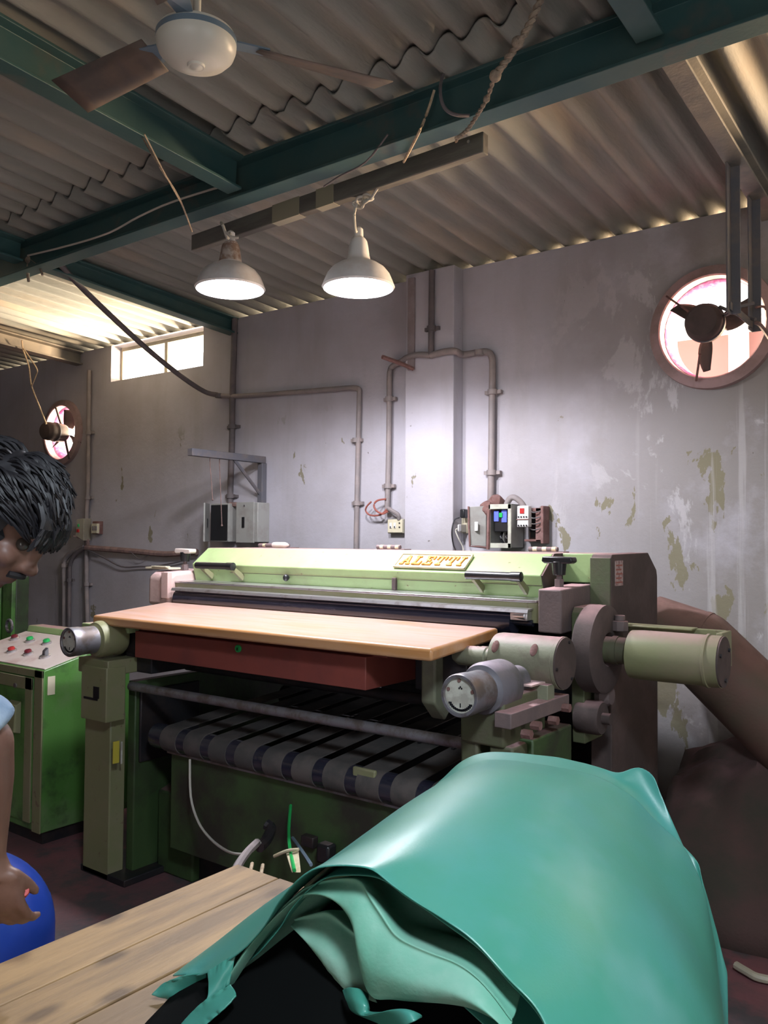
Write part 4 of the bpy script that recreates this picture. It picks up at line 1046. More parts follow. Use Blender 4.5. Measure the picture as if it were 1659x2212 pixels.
for k in range(3): mb.cyl((-1.143, 2.515 + .07 * math.cos(2.1 * k + 1.2), 1.105 + .07 * math.sin(2.1 * k + 1.2)), (-1.138, 2.515 + .07 * math.cos(2.1 * k + 1.2), 1.105 + .07 * math.sin(2.1 * k + 1.2)), .005, seg=8)
part('cap_screws', mb, M['iron_dark'], 0, gm)
for xx in (-1.36, -1.22):
    a = R(148)
    p = Vector((xx, 2.515 + .0832 * math.cos(a), 1.105 + .0832 * math.sin(a)))
    part('cooling_slot', MB().sphere(p, (.013, .006, .022), Matrix.Rotation(R(-32), 3, 'X'), 14, 8), M['rusty'], 0, gm)
part('motor_nose', MB().lathe([(.001, 0), (.022, 0), (.034, .02), (.036, .10), (.038, .11), (.038, .13), (.034, .135), (.034, .16), (.001, .16)], (-1.55, 2.50, 1.10), (1, 0, 0), 28), M['grey_green'], 0, gm)
part('motor_plate', MB().box((-1.38, 2.36, 1.045), (-1.185, 2.46, 1.051)), M['pink_paint'], .001)
part('motor_bracket', MB().box((-1.31, 2.40, .955), (-1.255, 2.45, 1.045)).box((-1.235, 2.42, .965), (-1.16, 2.47, 1.045)).cyl((-1.28, 2.392, 1.03), (-1.28, 2.40, 1.03), .006, seg=8).cyl((-1.28, 2.392, .99), (-1.28, 2.40, .99), .006, seg=8), M['grey_green'], .003)

# left end frame
part('frame_post', MB().box((-3.355, 2.25, 0), (-3.165, 2.33, .72)), M['olive'], .006)
part('post_head', MB().box((-3.30, 2.19, .70), (-3.115, 2.29, .935)).box((-3.34, 2.20, .90), (-3.12, 2.45, .965)), M['olive'], .005)
part('post_slot', MB().box((-3.275, 2.187, .79), (-3.175, 2.195, .80)).box((-3.205, 2.187, .80), (-3.165, 2.195, .85)), M['black'])
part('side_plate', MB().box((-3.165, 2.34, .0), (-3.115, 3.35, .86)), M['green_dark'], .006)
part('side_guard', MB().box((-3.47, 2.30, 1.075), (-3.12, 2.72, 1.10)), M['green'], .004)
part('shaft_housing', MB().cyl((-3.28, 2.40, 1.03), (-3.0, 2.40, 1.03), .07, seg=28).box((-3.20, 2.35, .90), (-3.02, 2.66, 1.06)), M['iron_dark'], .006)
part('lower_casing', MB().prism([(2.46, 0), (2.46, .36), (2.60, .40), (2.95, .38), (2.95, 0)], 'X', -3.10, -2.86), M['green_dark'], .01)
part('foot', MB().box((-3.37, 2.25, 0), (-3.05, 2.56, .03)), M['iron_dark'], .004)
cb = part('control_box', MB().box((-3.115, 2.36, .50), (-3.10, 2.70, .82)), M['iron_dark'], .006)
yl = part('warning_label', MB().box((-3.1000, 2.2172, 0.5258), (-3.0960, 2.2475, 0.6194)), M['yellow'], 0, cb)
part('label_edge', MB().box((-3.1000, 2.2572, 0.5174), (-3.0960, 2.2642, 0.6123)), M['white_dial'], 0, cb)

# rods, conveyor belts and trays under the table
part('cross_rod', MB().cyl((-3.12, 2.32, .842), (-1.34, 2.32, .848), .019, seg=20), M['dull_steel'])
part('cross_rod', MB().cyl((-3.10, 2.62, .90), (-1.34, 2.62, .90), .022, seg=20), M['iron_dark'])
cr = part('conveyor_roller', MB().cyl((-2.98, 2.36, .640), (-1.42, 2.36, .640), .052, seg=36), M['black_gloss'])
part('conveyor_roller', MB().cyl((-2.98, 3.16, .70), (-1.42, 3.16, .70), .05, seg=28), M['iron_dark'])
for k in range(10):
    x0 = -2.90 + .152 * k
    x1 = x0 + .10
    prof = []
    for i in range(13):
        a = R(-70 - 200 * i / 12)
        prof.append((2.36 + .0555 * math.cos(a), .640 + .0555 * math.sin(a)))
    prof = prof + [(2.75, .728), (3.16, .756)]
    out_ = prof + [(y + .0, z - .004) if i > 12 else (2.36 + (y - 2.36) * .93, .640 + (z - .640) * .93) for i, (y, z) in list(enumerate(prof))[::-1]]
    part('conveyor_belt', MB().prism(out_, 'X', x0, x1), M['belt'])
    if k in (4, 5, 7, 8):
        mb = MB()
        for j in range(7):
            mb.box((x0 + .02 + .006 * (j % 2), 2.66 + .03 * j, .7215 + .0025 * j), (x0 + .03 + .006 * (j % 2), 2.68 + .03 * j, .7285 + .0022 * j))
        part('belt_lacing', mb, M['black'])
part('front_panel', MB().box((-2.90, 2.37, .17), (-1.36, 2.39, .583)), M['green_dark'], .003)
part('panel_lip', MB().box((-2.90, 2.345, .578), (-1.36, 2.375, .588)), M['dull_steel'], .002)
part('panel_fitting', MB().box((-2.12, 2.34, .36), (-2.06, 2.372, .40)), M['iron_dark'], .004)
part('panel_tag', MB().box((-1.86, 2.318, .655), (-1.76, 2.335, .70)), M['olive'], .006)
part('base_skid', MB().box((-3.10, 2.5, 0), (-1.3, 3.4, .14)), M['iron_dark'], .01)
part('rear_body', MB().box((-3.165, 3.02, .86), (-1.222, 3.40, 1.275)).box((-3.10, 3.25, .14), (-1.222, 3.40, .62)).box((-2.4, 3.2, .6), (-1.222, 3.40, .87)), M['iron_dark'], .01)
mb = MB()
for k in range(9): mb.tube([(-2.86 + .005 * k, 3.30, .62 + .026 * k), (-2.80, 3.26, .625 + .026 * k), (-2.74, 3.30, .62 + .026 * k)], .008, 6)
part('spring', mb, M['dull_steel'])

# brown dust duct behind the right end
t = thing('dust_duct', 'brown metal dust duct slanting down from behind the machine to the floor', 'duct', (-.7, 3.6, 0))
p0, p1, p2 = Vector((-1.2700, 3.6800, 1.1047)), Vector((-1.0554, 3.6800, 1.0451)), Vector((-0.7877, 3.6800, 0.7959))
ax = (p1 - p0).normalized()
MB().tube([p0, p0.lerp(p1, .5), p1], .158, 32, False).build('elbow_segment', M['duct'], t)
MB().tube([p1, p1.lerp(p2, .5), p2, p2 + (p2 - p1) * 1.9], [.158, .158, .158], 32, False).build('slanting_segment', M['duct'], t)
MB().rings([(p1 - ax * .010, .161), (p1 + ax * .010, .161)], ax, 32).build('collar', M['duct'], t)
MB().sphere(p1, .1582, u=32, v=20).build('elbow_joint', M['duct'], t)



# ------------------------------------------------------------------ control cabinet
cc = thing('control_cabinet', 'bright green control cabinet with a sloping white button panel beside the machine', 'cabinet', (-4.15, 2.55, 0))
CX0, CX1, CY0, CY1, CZ0, CZ1 = -4.62, -3.776, 2.30, 2.80, .845, .945
MB().prism([(CY0, .06), (CY0, CZ0), (CY1 - .10, CZ1), (CY1, CZ1), (CY1, .06)], 'X', CX0, CX1).build('body', M['green_cab'], cc, .006)
MB().box((CX0 + .02, CY0 + .02, 0), (CX1 - .02, CY1 - .02, .06)).build('plinth', M['iron_dark'], cc)
sl2 = Vector((0, CY1 - .10 - CY0, CZ1 - CZ0)); L2 = sl2.length; sl2.normalize(); n2 = Vector((0, -sl2.z, sl2.y))


def onc(x, v, h=0): return Vector((x, CY0, CZ0)) + sl2 * v + n2 * h + Vector((0, 0, 0))


pn = MB().hexa([onc(CX0 + .01, .012, 0), onc(CX1 - .012, .012, 0), onc(CX1 - .012, L2 - .01, 0), onc(CX0 + .01, L2 - .01, 0)], [onc(CX0 + .01, .012, .006), onc(CX1 - .012, .012, .006), onc(CX1 - .012, L2 - .01, .006), onc(CX0 + .01, L2 - .01, .006)]).build('button_panel', M['panel_white'], cc, .001)
MB().hexa([(CX0, CY1 - .10, CZ1), (CX1, CY1 - .10, CZ1), (CX1, CY1, CZ1), (CX0, CY1, CZ1)], [(CX0, CY1 - .09, CZ1 + .035), (CX1, CY1 - .09, CZ1 + .035), (CX1, CY1, CZ1 + .035), (CX0, CY1, CZ1 + .035)]).build('top_rail', M['green'], cc, .004)
MB().tube([Vector((-4.8494, 2.7200, 0.9597)) + Vector((.032 * math.cos(a), 0, .036 * math.sin(a))) for a in [2 * PI * i / 16 for i in range(17)]], .009, 8, True, 2).build('lifting_eye', M['dull_steel'], cc)
# door on the front face
df = MB().box((CX0 + .03, CY0 - .012, .10), (CX1 - .075, CY0, CZ0 - .04)).build('door', M['green_cab'], cc, .003)
mb = MB()
mb.box((CX1 - .135, CY0 - .018, .10), (CX1 - .075, CY0 - .010, CZ0 - .04)).box((CX0 + .03, CY0 - .018, CZ0 - .10), (CX1 - .075, CY0 - .010, CZ0 - .04))
mb.build('door_border', M['olive'], df, .002)
MB().box((CX1 - .07, CY0 - .008, .06), (CX1, CY0, CZ0)).box((CX0, CY0 - .008, CZ0 - .036), (CX1, CY0, CZ0)).build('front_frame', M['olive'], cc, .002)
MB().hexa([(CX1 - .27, CY0 - .014, .52), (CX1 - .17, CY0 - .014, .52), (CX1 - .17, CY0 - .014, .68), (CX1 - .27, CY0 - .014, .68)], [(CX1 - .26, CY0 - .05, .53), (CX1 - .18, CY0 - .05, .53), (CX1 - .18, CY0 - .04, .66), (CX1 - .26, CY0 - .04, .66)]).build('door_handle', M['olive'], df, .004)
MB().cyl((CX1 - .22, CY0 - .012, .755), (CX1 - .22, CY0 - .024, .755), .012, seg=12).build('door_lock', M['steel'], df)
MB().box((CX1 + .0, CY0 + .02, CZ0 - .12), (CX1 + .002, CY0 + .06, CZ0 - .03)).build('paint_patch', M['cream_light'], cc)
for (x_, v_), mk, nm in (((-4.5173, .28), 'dark_red', 'push_button'), ((-4.3593, .28), 'push_green', 'push_button'), ((-4.1941, .28), 'push_green', 'push_button'),
                         ((-4.2904, .13), 'red', 'push_button'), ((-4.1272, .13), 'dark_red', 'push_button')):
    c = onc(x_, v_, .005)
    b_ = MB().rings([(c, .026), (c + n2 * .010, .026), (c + n2 * .014, .021)], n2, 24).build('button_bezel', M['steel'], cc)
    MB().rings([(c + n2 * .010, .0185), (c + n2 * .024, .0185), (c + n2 * .028, .014)], n2, 20).build(nm, M[mk], b_)
c = onc(-3.9709, .13, .005)
b_ = MB().rings([(c, .028), (c + n2 * .010, .028), (c + n2 * .014, .022)], n2, 24).build('button_bezel', M['steel'], cc)
MB().hexa([c + Vector((-.022, -.006, .012)), c + Vector((.012, -.012, .012)), c + Vector((.022, .006, .014)), c + Vector((-.012, .012, .014))], [c + Vector((-.022, -.004, .032)), c + Vector((.008, -.008, .032)), c + Vector((.022, .004, .05)), c + Vector((-.010, .008, .05))]).build('selector_switch', M['dull_steel'], b_, .002)
tag(MB().tube([(-3.7817, 2.5000, -0.0500), (-3.6911, 2.4500, -0.1170), (-3.6819, 2.4000, -0.1885), (-3.7579, 2.3500, -0.2580)], .022, 8).build('cable', M['iron_dark']), 'black cable bending out of the control cabinet toward the floor', 'cable')

# dark green cabinet behind
t = thing('louvred_cabinet', 'dark green steel cabinet with upright fins behind the control cabinet', 'cabinet', (-5.8906, 3.3000, 1.0203))
gx = (-5.6265, 3.2000, 1.0391)[0]
MB().box((gx - 1.0, 3.2, 0), (gx, 3.30, 1.415)).build('body', M['green_dark'], t, .006)
for k in range(6):
    MB().box((gx - .20 - .10 * k, 3.165, .2), (gx - .15 - .10 * k, 3.2, 1.36)).build('fin', M['green_cab'], t, .004)
MB().box((gx - .12, 3.17, .1), (gx, 3.2, 1.415)).build('corner_panel', M['green_cab'], t, .004)

# ------------------------------------------------------------------ plank bench
M['bench'] = mat('stained pine planks', (.36, .225, .10), .6, col2=(.19, .12, .06), scale=2.6, lo=.40, hi=.60, stretch=(5, .55, 5), bump=.12, bscale=20, col3=(.14, .10, .065), scale3=1.7, lo3=.60, hi3=.72)


def add_knots(m):
    nt = m.node_tree; N, L = nt.nodes, nt.links
    b = N['Principled BSDF']; src = b.inputs['Base Color'].links[0].from_socket
    tc = N.new('ShaderNodeTexCoord'); mp = N.new('ShaderNodeMapping'); mp.inputs['Scale'].default_value = (7, 3.4, 0)
    L.new(tc.outputs['Object'], mp.inputs['Vector'])
    nz = N.new('ShaderNodeTexNoise'); nz.inputs['Scale'].default_value = 6; L.new(mp.outputs[0], nz.inputs['Vector'])
    ad = N.new('ShaderNodeMix'); ad.data_type = 'VECTOR'; ad.inputs[0].default_value = .06
    L.new(mp.outputs[0], ad.inputs[4]); L.new(nz.outputs['Color'], ad.inputs[5])
    v = N.new('ShaderNodeTexVoronoi'); v.voronoi_dimensions = '2D'; v.inputs['Scale'].default_value = 1.0; v.inputs['Randomness'].default_value = 1
    L.new(ad.outputs[1], v.inputs['Vector'])
    r = N.new('ShaderNodeMapRange'); r.inputs['From Min'].default_value = .06; r.inputs['From Max'].default_value = .15; r.inputs['To Min'].default_value = .85; r.inputs['To Max'].default_value = 0
    L.new(v.outputs['Distance'], r.inputs['Value'])
    x = N.new('ShaderNodeMix'); x.data_type = 'RGBA'; L.new(r.outputs[0], x.inputs[0]); L.new(src, x.inputs[6]); x.inputs[7].default_value = (.10, .06, .03, 1)
    L.new(x.outputs[2], b.inputs['Base Color'])


add_knots(M['bench'])
BT = .70
be = thing('plank_bench', 'rough pine plank bench with knots and dark stains in the foreground', 'bench', (-1.0, .6, 0))
rnd = random.Random(4)
for k in range(7):
    x0 = -1.53 + .142 * k
    t0 = .0025 * rnd.uniform(-1, 1)
    MB().hexa([(x0 + .022 * 0, -.3, BT - .04), (x0 + .139, -.3, BT - .04), (x0 + .139, 1.46 + .02 * rnd.random(), BT - .04), (x0, 1.46, BT - .04)],
              [(x0, -.3, BT + t0), (x0 + .139, -.3, BT + t0), (x0 + .139, 1.46, BT + t0), (x0, 1.46, BT + t0)]).build('plank', M['bench'], be, .003)
for x_, y_ in ((-1.45, -.2), (-.62, -.2), (-1.45, 1.30), (-.62, 1.30)):
    MB().box((x_ - .04, y_ - .04, 0), (x_ + .04, y_ + .04, BT - .04)).build('leg', M['bench'], be, .004)
MB().box((-1.50, 1.26, .52), (-.57, 1.34, .62)).build('apron', M['bench'], be, .003)
# ------------------------------------------------------------------ green hides
def lerp_rows(sections, nv, nu):
    """sections: list of (list of 3D points), each resampled; returns a smooth grid"""
    def resample(P, n):
        Q = spline([Vector(p) for p in P], 10)
        d = [0]
        for a, c in zip(Q, Q[1:]): d.append(d[-1] + (c - a).length)
        out = []
        j = 0
        for i in range(n):
            t = d[-1] * i / (n - 1)
            while j < len(d) - 2 and d[j + 1] < t: j += 1
            f = (t - d[j]) / max(d[j + 1] - d[j], 1e-9)
            out.append(Q[j].lerp(Q[j + 1], min(max(f, 0), 1)))
        return out
    rs = [resample(p, nu) for p in sections]
    cols = list(zip(*rs))
    sub = max(1, nv // (len(rs) - 1))
    cc_ = [spline(list(c), sub) for c in cols]
    return [[c[i] for c in cc_] for i in range(len(cc_[0]))]


def hide(label, sections, nv=40, nu=60, wob=.004, seed=0, edge=.006, m=None, thick=.0028):
    rows = lerp_rows(sections, nv, nu)
    n = len(rows)
    for i, row in enumerate(rows):
        for j, p in enumerate(row):
            q = Vector((p.x * 4 + seed, p.y * 4, p.z * 4))
            row[j] = p + Vector((noise.noise(q), noise.noise(q + Vector((5, 0, 0))), noise.noise(q + Vector((0, 7, 0))))) * wob
            if i < 3 or i > n - 4:
                row[j] += Vector((0, noise.noise(Vector((j * .35, seed, i * .1))) * edge, 0))
    o = MB().grid(rows).build('leather_hide', [M['leather'], M['leather_back']] if m is None else m, None, 0, True, mods=[('SOLIDIFY', dict(thickness=thick, offset=-1)), ('SUBSURF', dict(levels=1, render_levels=1))])
    return tag(o, label, 'leather', 'green hides piled over the bench')


# outer sheet, sections from the front edge to the back edge (across the pile, left to right)
S0 = [(-1.212, 1.01, .712), (-1.1988, 0.9850, 0.7238), (-1.1535, 0.9800, 0.7447), (-1.0994, 0.9700, 0.7640), (-1.0080, 0.9650, 0.8291), (-0.9494, 0.9650, 0.8918), (-0.9151, 0.9600, 0.9392), (-0.8730, 0.9600, 0.9835), (-0.8314, 0.9600, 1.0107), (-0.7438, 0.9600, 1.0307), (-0.7062, 0.9650, 1.0181), (-0.6547, 0.9650, 1.0013), (-0.5873, 0.9700, 0.9809), (-0.5316, 0.9700, 0.9466), (-0.4743, 0.9600, 0.9171), (-.42, .95, .84), (-.38, .94, .72), (-.35, .93, .50)]
S1 = [(-1.245, 1.10, .708), (-1.143, 1.10, .790), (-1.05, 1.10, .858), (-.95, 1.10, .937), (-.86, 1.10, 1.004), (-.78, 1.10, 1.034), (-.70, 1.10, 1.030), (-.58, 1.10, .998), (-.46, 1.10, .93), (-.36, 1.08, .82), (-.315, 1.07, .68), (-.30, 1.06, .48)]
S2 = [(-1.26, 1.28, .73), (-1.222, 1.28, .757), (-1.096, 1.28, .853), (-1.0, 1.28, .93), (-.91, 1.28, 1.0), (-.82, 1.28, 1.040), (-.71, 1.28, 1.042), (-.59, 1.28, 1.012), (-.47, 1.28, .94), (-.37, 1.27, .83), (-.325, 1.26, .70), (-.31, 1.25, .48)]
S3 = [(-1.27, 1.46, .75), (-1.225, 1.46, .785), (-1.119, 1.46, .864), (-.998, 1.46, .959), (-.92, 1.46, 1.016), (-.85, 1.46, 1.044), (-.75, 1.46, 1.050), (-.64, 1.46, 1.025), (-.52, 1.46, .95), (-.43, 1.46, .84), (-.385, 1.46, .72), (-.37, 1.46, .50)]
S4 = [(-1.27, 1.60, .77), (-1.23, 1.60, .80), (-1.159, 1.60, .855), (-1.031, 1.60, .957), (-0.9586, 1.6100, 1.0073), (-0.9091, 1.6150, 1.0254), (-0.7796, 1.6200, 1.0327), (-0.6701, 1.6250, 1.0256), (-0.6051, 1.6300, 1.0004), (-0.5446, 1.6400, 0.9471), (-0.4891, 1.6300, 0.9051), (-.44, 1.60, .80), (-.41, 1.60, .55)]
hide('top green hide of the pile, smooth and arched over the bench', [S0, S1, S2, S3, S4], 44, 80, .004, 1)


def off(sec, dz, dy=0, dx=0, k=1.0):
    c = Vector((-.80, 0, .70))
    return [Vector((c.x + (Vector(p).x - c.x) * k + dx, Vector(p).y + dy, max(.703 if Vector(p).x < -.6 else .3, c.z + (Vector(p).z - c.z) * k + dz))) for p in sec]


# second sheet: reaches a little further back and shows as a bright lip with a drooping corner
B5 = [(-1.26, 1.66, .78), (-1.20, 1.67, .835), (-1.11, 1.67, .905), (-1.0695, 1.6800, 0.9443), (-1.0190, 1.6800, 0.9903), (-0.9514, 1.6900, 1.0190), (-0.8182, 1.7000, 1.0287), (-0.7113, 1.7000, 1.0252), (-0.6517, 1.6900, 1.0220), (-0.6200, 1.7100, 1.0354), (-0.5783, 1.7000, 1.0212), (-0.5657, 1.6900, 0.9797), (-0.5474, 1.6900, 0.9285), (-0.4952, 1.6800, 0.8889), (-0.4766, 1.6600, 0.8643), (-.43, 1.66, .70)]
hide('second green hide showing as a lip along the back of the pile', [off(S0, -.012, .022, .004, .975), off(S1, -.014, 0, 0, .985), off(S2, -.014, 0, 0, .985), off(S3, -.014, 0, 0, .985), off(S4, -.006, 0, 0, .99), B5], 44, 70, .004, 2)

# third sheet: its front end folds over a ridge and droops as a broad pale flap under the arch
def flap(label, cols, back, seed, y_top, y_low, bulge=.03):
    """cols: (top, bottom) points of the drooping end, left to right; back: rows running up under the pile"""
    n = len(cols)
    rows = []
    for f in (1, .8, .55, .3, .1, 0):
        rows.append([Vector(c[1]).lerp(Vector(c[0]), 1 - f) + Vector((0, -bulge * math.sin(PI * f) , 0)) for c in cols])
    return hide(label, rows + back, 40, 60, .003, seed, .003, [M['leather_back'], M['leather']])


A_cols = [((-1.0743, 0.9650, 0.7134), (-1.0595, 0.9620, 0.7085)), ((-1.0404, 0.9850, 0.7801), (-1.0240, 0.9800, 0.7767)), ((-0.9806, 1.0000, 0.8662), (-0.9662, 0.9950, 0.8631)), ((-0.9083, 1.0100, 0.9387), (-0.8923, 1.0000, 0.9373)), ((-0.8744, 1.0100, 0.9609), (-0.8532, 1.0000, 0.9516)), ((-0.8460, 1.0100, 0.9743), (-0.8089, 0.9900, 0.9525)), ((-0.8125, 1.0050, 0.9861), (-0.7833, 0.9850, 0.9372)), ((-0.7790, 1.0000, 0.9931), (-0.7664, 0.9750, 0.9154)), ((-0.7530, 0.9900, 0.9805), (-0.7521, 0.9650, 0.8741)), ((-0.7221, 0.9850, 0.9585), (-0.7313, 0.9600, 0.8504)), ((-0.7036, 0.9800, 0.9459), (-0.6935, 0.9550, 0.8617)), ((-0.6842, 0.9800, 0.9391), (-0.6512, 0.9500, 0.8735)), ((-0.6414, 0.9800, 0.9351), (-0.6068, 0.9500, 0.8852)), ((-0.6005, 0.9800, 0.9336), (-0.5713, 0.9500, 0.8923)), ((-0.5653, 0.9750, 0.9264), (-0.5371, 0.9500, 0.8922)), ((-0.5349, 0.9700, 0.9104), (-0.5074, 0.9500, 0.8882)), ((-0.5062, 0.9600, 0.8954), (-0.4855, 0.9450, 0.8842))]
A_back = [[Vector(c[0]) + Vector((0, .10, -.028)) for c in A_cols], off(S2, -.045, -.04, 0, .94), off(S3, -.045, -.04, 0, .94)]
flap('third green hide whose broad pale flap droops under the arch', A_cols, A_back, 3, 0, 0, .022)
B_cols = [((-0.9525, 1.0450, 0.8706), (-0.9396, 1.0400, 0.8669)), ((-0.9392, 1.0450, 0.8787), (-0.9034, 1.0200, 0.8593)), ((-0.9190, 1.0450, 0.8886), (-0.8729, 1.0100, 0.8432)), ((-0.8991, 1.0450, 0.8977), (-0.8433, 1.0000, 0.8315)), ((-0.8825, 1.0450, 0.9029), (-0.8224, 0.9950, 0.8242)), ((-0.8631, 1.0450, 0.8993), (-0.7985, 0.9900, 0.8204)), ((-0.8440, 1.0450, 0.8915), (-0.7782, 0.9900, 0.8256)), ((-0.8224, 1.0450, 0.8839), (-0.7652, 0.9900, 0.8232)), ((-0.7995, 1.0450, 0.8727), (-0.7476, 0.9950, 0.8201))]
B_back = [[Vector(c[0]) + Vector((.0, .10, -.03)) for c in B_cols], off(S2, -.075, -.02, 0, .88), off(S3, -.075, -.02, 0, .88)]
flap('fourth green hide hanging as a narrow darker flap left of the pale flap', B_cols, B_back, 4, 0, 0, .02)
# crumpled offcut at the foot of the flaps
hide('small crumpled end of a hide below the narrow flap', [[(-0.8033, 0.9850, 0.8263), (-0.7755, 0.9700, 0.8456), (-0.7541, 0.9700, 0.8498), (-0.7529, 0.9850, 0.8360)], [(-0.7782, 0.9650, 0.8243), (-0.7509, 0.9500, 0.8418), (-0.7301, 0.9500, 0.8442), (-0.7349, 0.9650, 0.8309)], [(-0.7603, 0.9600, 0.8168), (-0.7304, 0.9400, 0.8319), (-0.7180, 0.9450, 0.8377), (-0.7237, 0.9600, 0.8317)], [(-0.6925, 0.9400, 0.8299), (-0.6642, 0.9200, 0.8695), (-0.6417, 0.9200, 0.8819), (-0.6368, 0.9400, 0.8687)], [(-0.6711, 0.9300, 0.8279), (-0.6345, 0.9100, 0.8662), (-0.6200, 0.9100, 0.8783), (-0.6294, 0.9400, 0.8652)]], 24, 14, .005, 5, .002)
# corners resting on the planks at the left
hide('green hide corner lying flat on the planks at the left tip of the pile', [[(-1.1992, 0.9456, 0.7090), (-1.1896, 0.9596, 0.7220), (-1.1729, 0.9638, 0.7350), (-1.1381, 0.9720, 0.7520), (-1.0987, 0.9815, 0.7650)], [(-1.1881, 0.9537, 0.7060), (-1.1736, 0.9588, 0.7180), (-1.1583, 0.9691, 0.7280), (-1.1326, 0.9777, 0.7420), (-1.1051, 0.9874, 0.7560)], [(-1.1788, 0.9632, 0.7050), (-1.1624, 0.9679, 0.7060), (-1.1456, 0.9789, 0.7170), (-1.1295, 0.9854, 0.7320), (-1.1100, 0.9918, 0.7480)]], 16, 30, .002, 6, .004, thick=.003)
hide('folded green hide edge standing up beside the left tip of the pile', [[(-1.0667, 0.9550, 0.7841), (-1.0446, 0.9650, 0.8018), (-1.0206, 0.9750, 0.8201)], [(-1.0529, 0.9450, 0.7738), (-1.0334, 0.9550, 0.7907), (-1.0226, 0.9700, 0.8028)], [(-1.0436, 0.9350, 0.7626), (-1.0331, 0.9500, 0.7744), (-1.0224, 0.9650, 0.7878)], [(-1.0421, 0.9300, 0.7520), (-1.0328, 0.9450, 0.7619), (-1.0222, 0.9600, 0.7752)]], 14, 24, .002, 9, .003)
hide('lower green hide edge sweeping down to the front edge of the planks', [[(-1.0665, 0.9000, 0.7229), (-1.0534, 0.9150, 0.7424), (-1.0345, 0.9250, 0.7626), (-1.0009, 0.9450, 0.7882)], [(-1.0461, 0.8950, 0.7251), (-1.0258, 0.9100, 0.7468), (-1.0052, 0.9200, 0.7658), (-0.9871, 0.9400, 0.7860)], [(-1.0185, 0.8900, 0.7300), (-0.9936, 0.9050, 0.7564), (-0.9788, 0.9150, 0.7725), (-0.9765, 0.9350, 0.7830)]], 12, 30, .002, 7, .004)
hide('innermost green hide lying dark inside the arch of the pile', [off(S1, -.10, -.06, 0, .80), off(S2, -.10, 0, 0, .80), off(S3, -.10, 0, 0, .80)], 20, 40, .004, 8)
M['shade_black'] = mat('near-black shade', (.0035, .004, .004), .95, spec=.05)  # near-black sheet added to paint the shade beneath the hides
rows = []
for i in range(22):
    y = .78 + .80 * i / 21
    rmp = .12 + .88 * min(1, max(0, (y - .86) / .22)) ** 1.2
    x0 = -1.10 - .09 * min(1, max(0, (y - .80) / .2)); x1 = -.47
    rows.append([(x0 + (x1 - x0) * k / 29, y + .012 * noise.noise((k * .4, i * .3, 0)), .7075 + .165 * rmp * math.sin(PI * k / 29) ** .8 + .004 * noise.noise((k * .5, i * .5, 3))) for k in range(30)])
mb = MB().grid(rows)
tag(mb.build('shade_cloth', M['shade_black'], mods=[('SOLIDIFY', dict(thickness=.003))]), 'near-black cloth added as shade in the hollow under the green hides', 'cloth')

# ------------------------------------------------------------------ floor clutter
tag(MB().lathe([(.001, 0), (.19, 0), (.205, .02), (.21, .10), (.211, .56)] + [(.211 * math.cos(R(6 * i)), .56 + .19 * math.sin(R(6 * i))) for i in range(1, 15)] + [(.001, .75)], (-1.992, 1.01, 0), (0, 0, 1), 44).build('blue_drum', M['drum']), 'blue plastic drum standing between the worker and the bench', 'drum')
t = thing('sack_heap', 'heap of dusty brown sacking against the wall under the slanting duct', 'sacking', (-.6, 3.75, 0))
rows = []
for i in range(26):
    v = i / 25
    row = []
    for k in range(46):
        X_ = -1.165 + 1.565 * k / 45
        u = (X_ + .80) / .40
        ridge = .44 + .22 * math.exp(-u * u) + (.10 if X_ > -.8 else 0) * min(1, (X_ + .8) * 3)
        prof = math.sin(min(1, v * 1.25) * PI / 2) ** .75
        q = Vector((X_ * 4, v * 3, 1))
        row.append(Vector((X_, 3.28 + .68 * v + .05 * noise.noise(q), max(.001, ridge * prof + (.05 * noise.noise(q * 1.7) + .02 * noise.noise(q * 5)) * min(1, v * 4)))))
    rows.append(row)
MB().grid(rows).build('sacking', M['sack'], t, mods=[('SOLIDIFY', dict(thickness=.004))], fix=False)
tag(MB().tube([(-2.7330, 2.3300, 0.5816), (-2.6889, 2.3000, 0.4450), (-2.5842, 2.2500, 0.3768), (-2.4544, 2.2000, 0.3519), (-2.2783, 2.1200, 0.3696), (-2.1337, 2.0500, 0.4115), (-2.0778, 2.0500, 0.4351), (-2.0906, 2.1000, 0.4462)], .005, 6).build('cable', M['cable_white']), 'thin pale cable drooping down the machine front panel', 'cable')
tag(MB().tube([(-2.0561, 2.0500, 0.4679), (-1.8951, 1.8500, 0.5317), (-1.7783, 1.7000, 0.5652), (-1.6608, 1.5600, 0.5906), (-1.5922, 1.4800, 0.6217)], .013, 8).build('grey_hose', M['conduit']), 'grey hose coming off the machine and ending on the far bench end', 'hose')
tag(MB().tube([(-1.6414, 1.6200, 0.6254), (-1.6072, 1.5800, 0.6155), (-1.5595, 1.5500, 0.6130), (-1.5714, 1.5800, 0.6182), (-1.6014, 1.6200, 0.6311)], .005, 6).build('wire', M['twine_lit']), 'pale wire loop dangling at the far end of the bench', 'wire')
tag(MB().tube([(-2.1715, 2.3400, 0.4979), (-2.0493, 2.2000, 0.4754), (-1.9045, 2.0500, 0.4862), (-1.7452, 1.9000, 0.4956)], .006, 6).build('green_wire', M['push_green']), 'dark green wire hanging down the machine front panel', 'wire')
tag(MB().tube([(-2.0311, 2.2000, 0.4471), (-1.9007, 2.1000, 0.4651), (-1.7666, 2.0000, 0.4768)], .006, 6).build('blue_wire', M['fan_band']), 'bluish wire branching off beside the dark green wire', 'wire')
tag(MB().box((-2.02, 2.31, .33), (-1.96, 2.36, .40)).build('floor_socket', M['black'], bevel=.01), 'black plug block hanging on the machine front panel', 'plug')
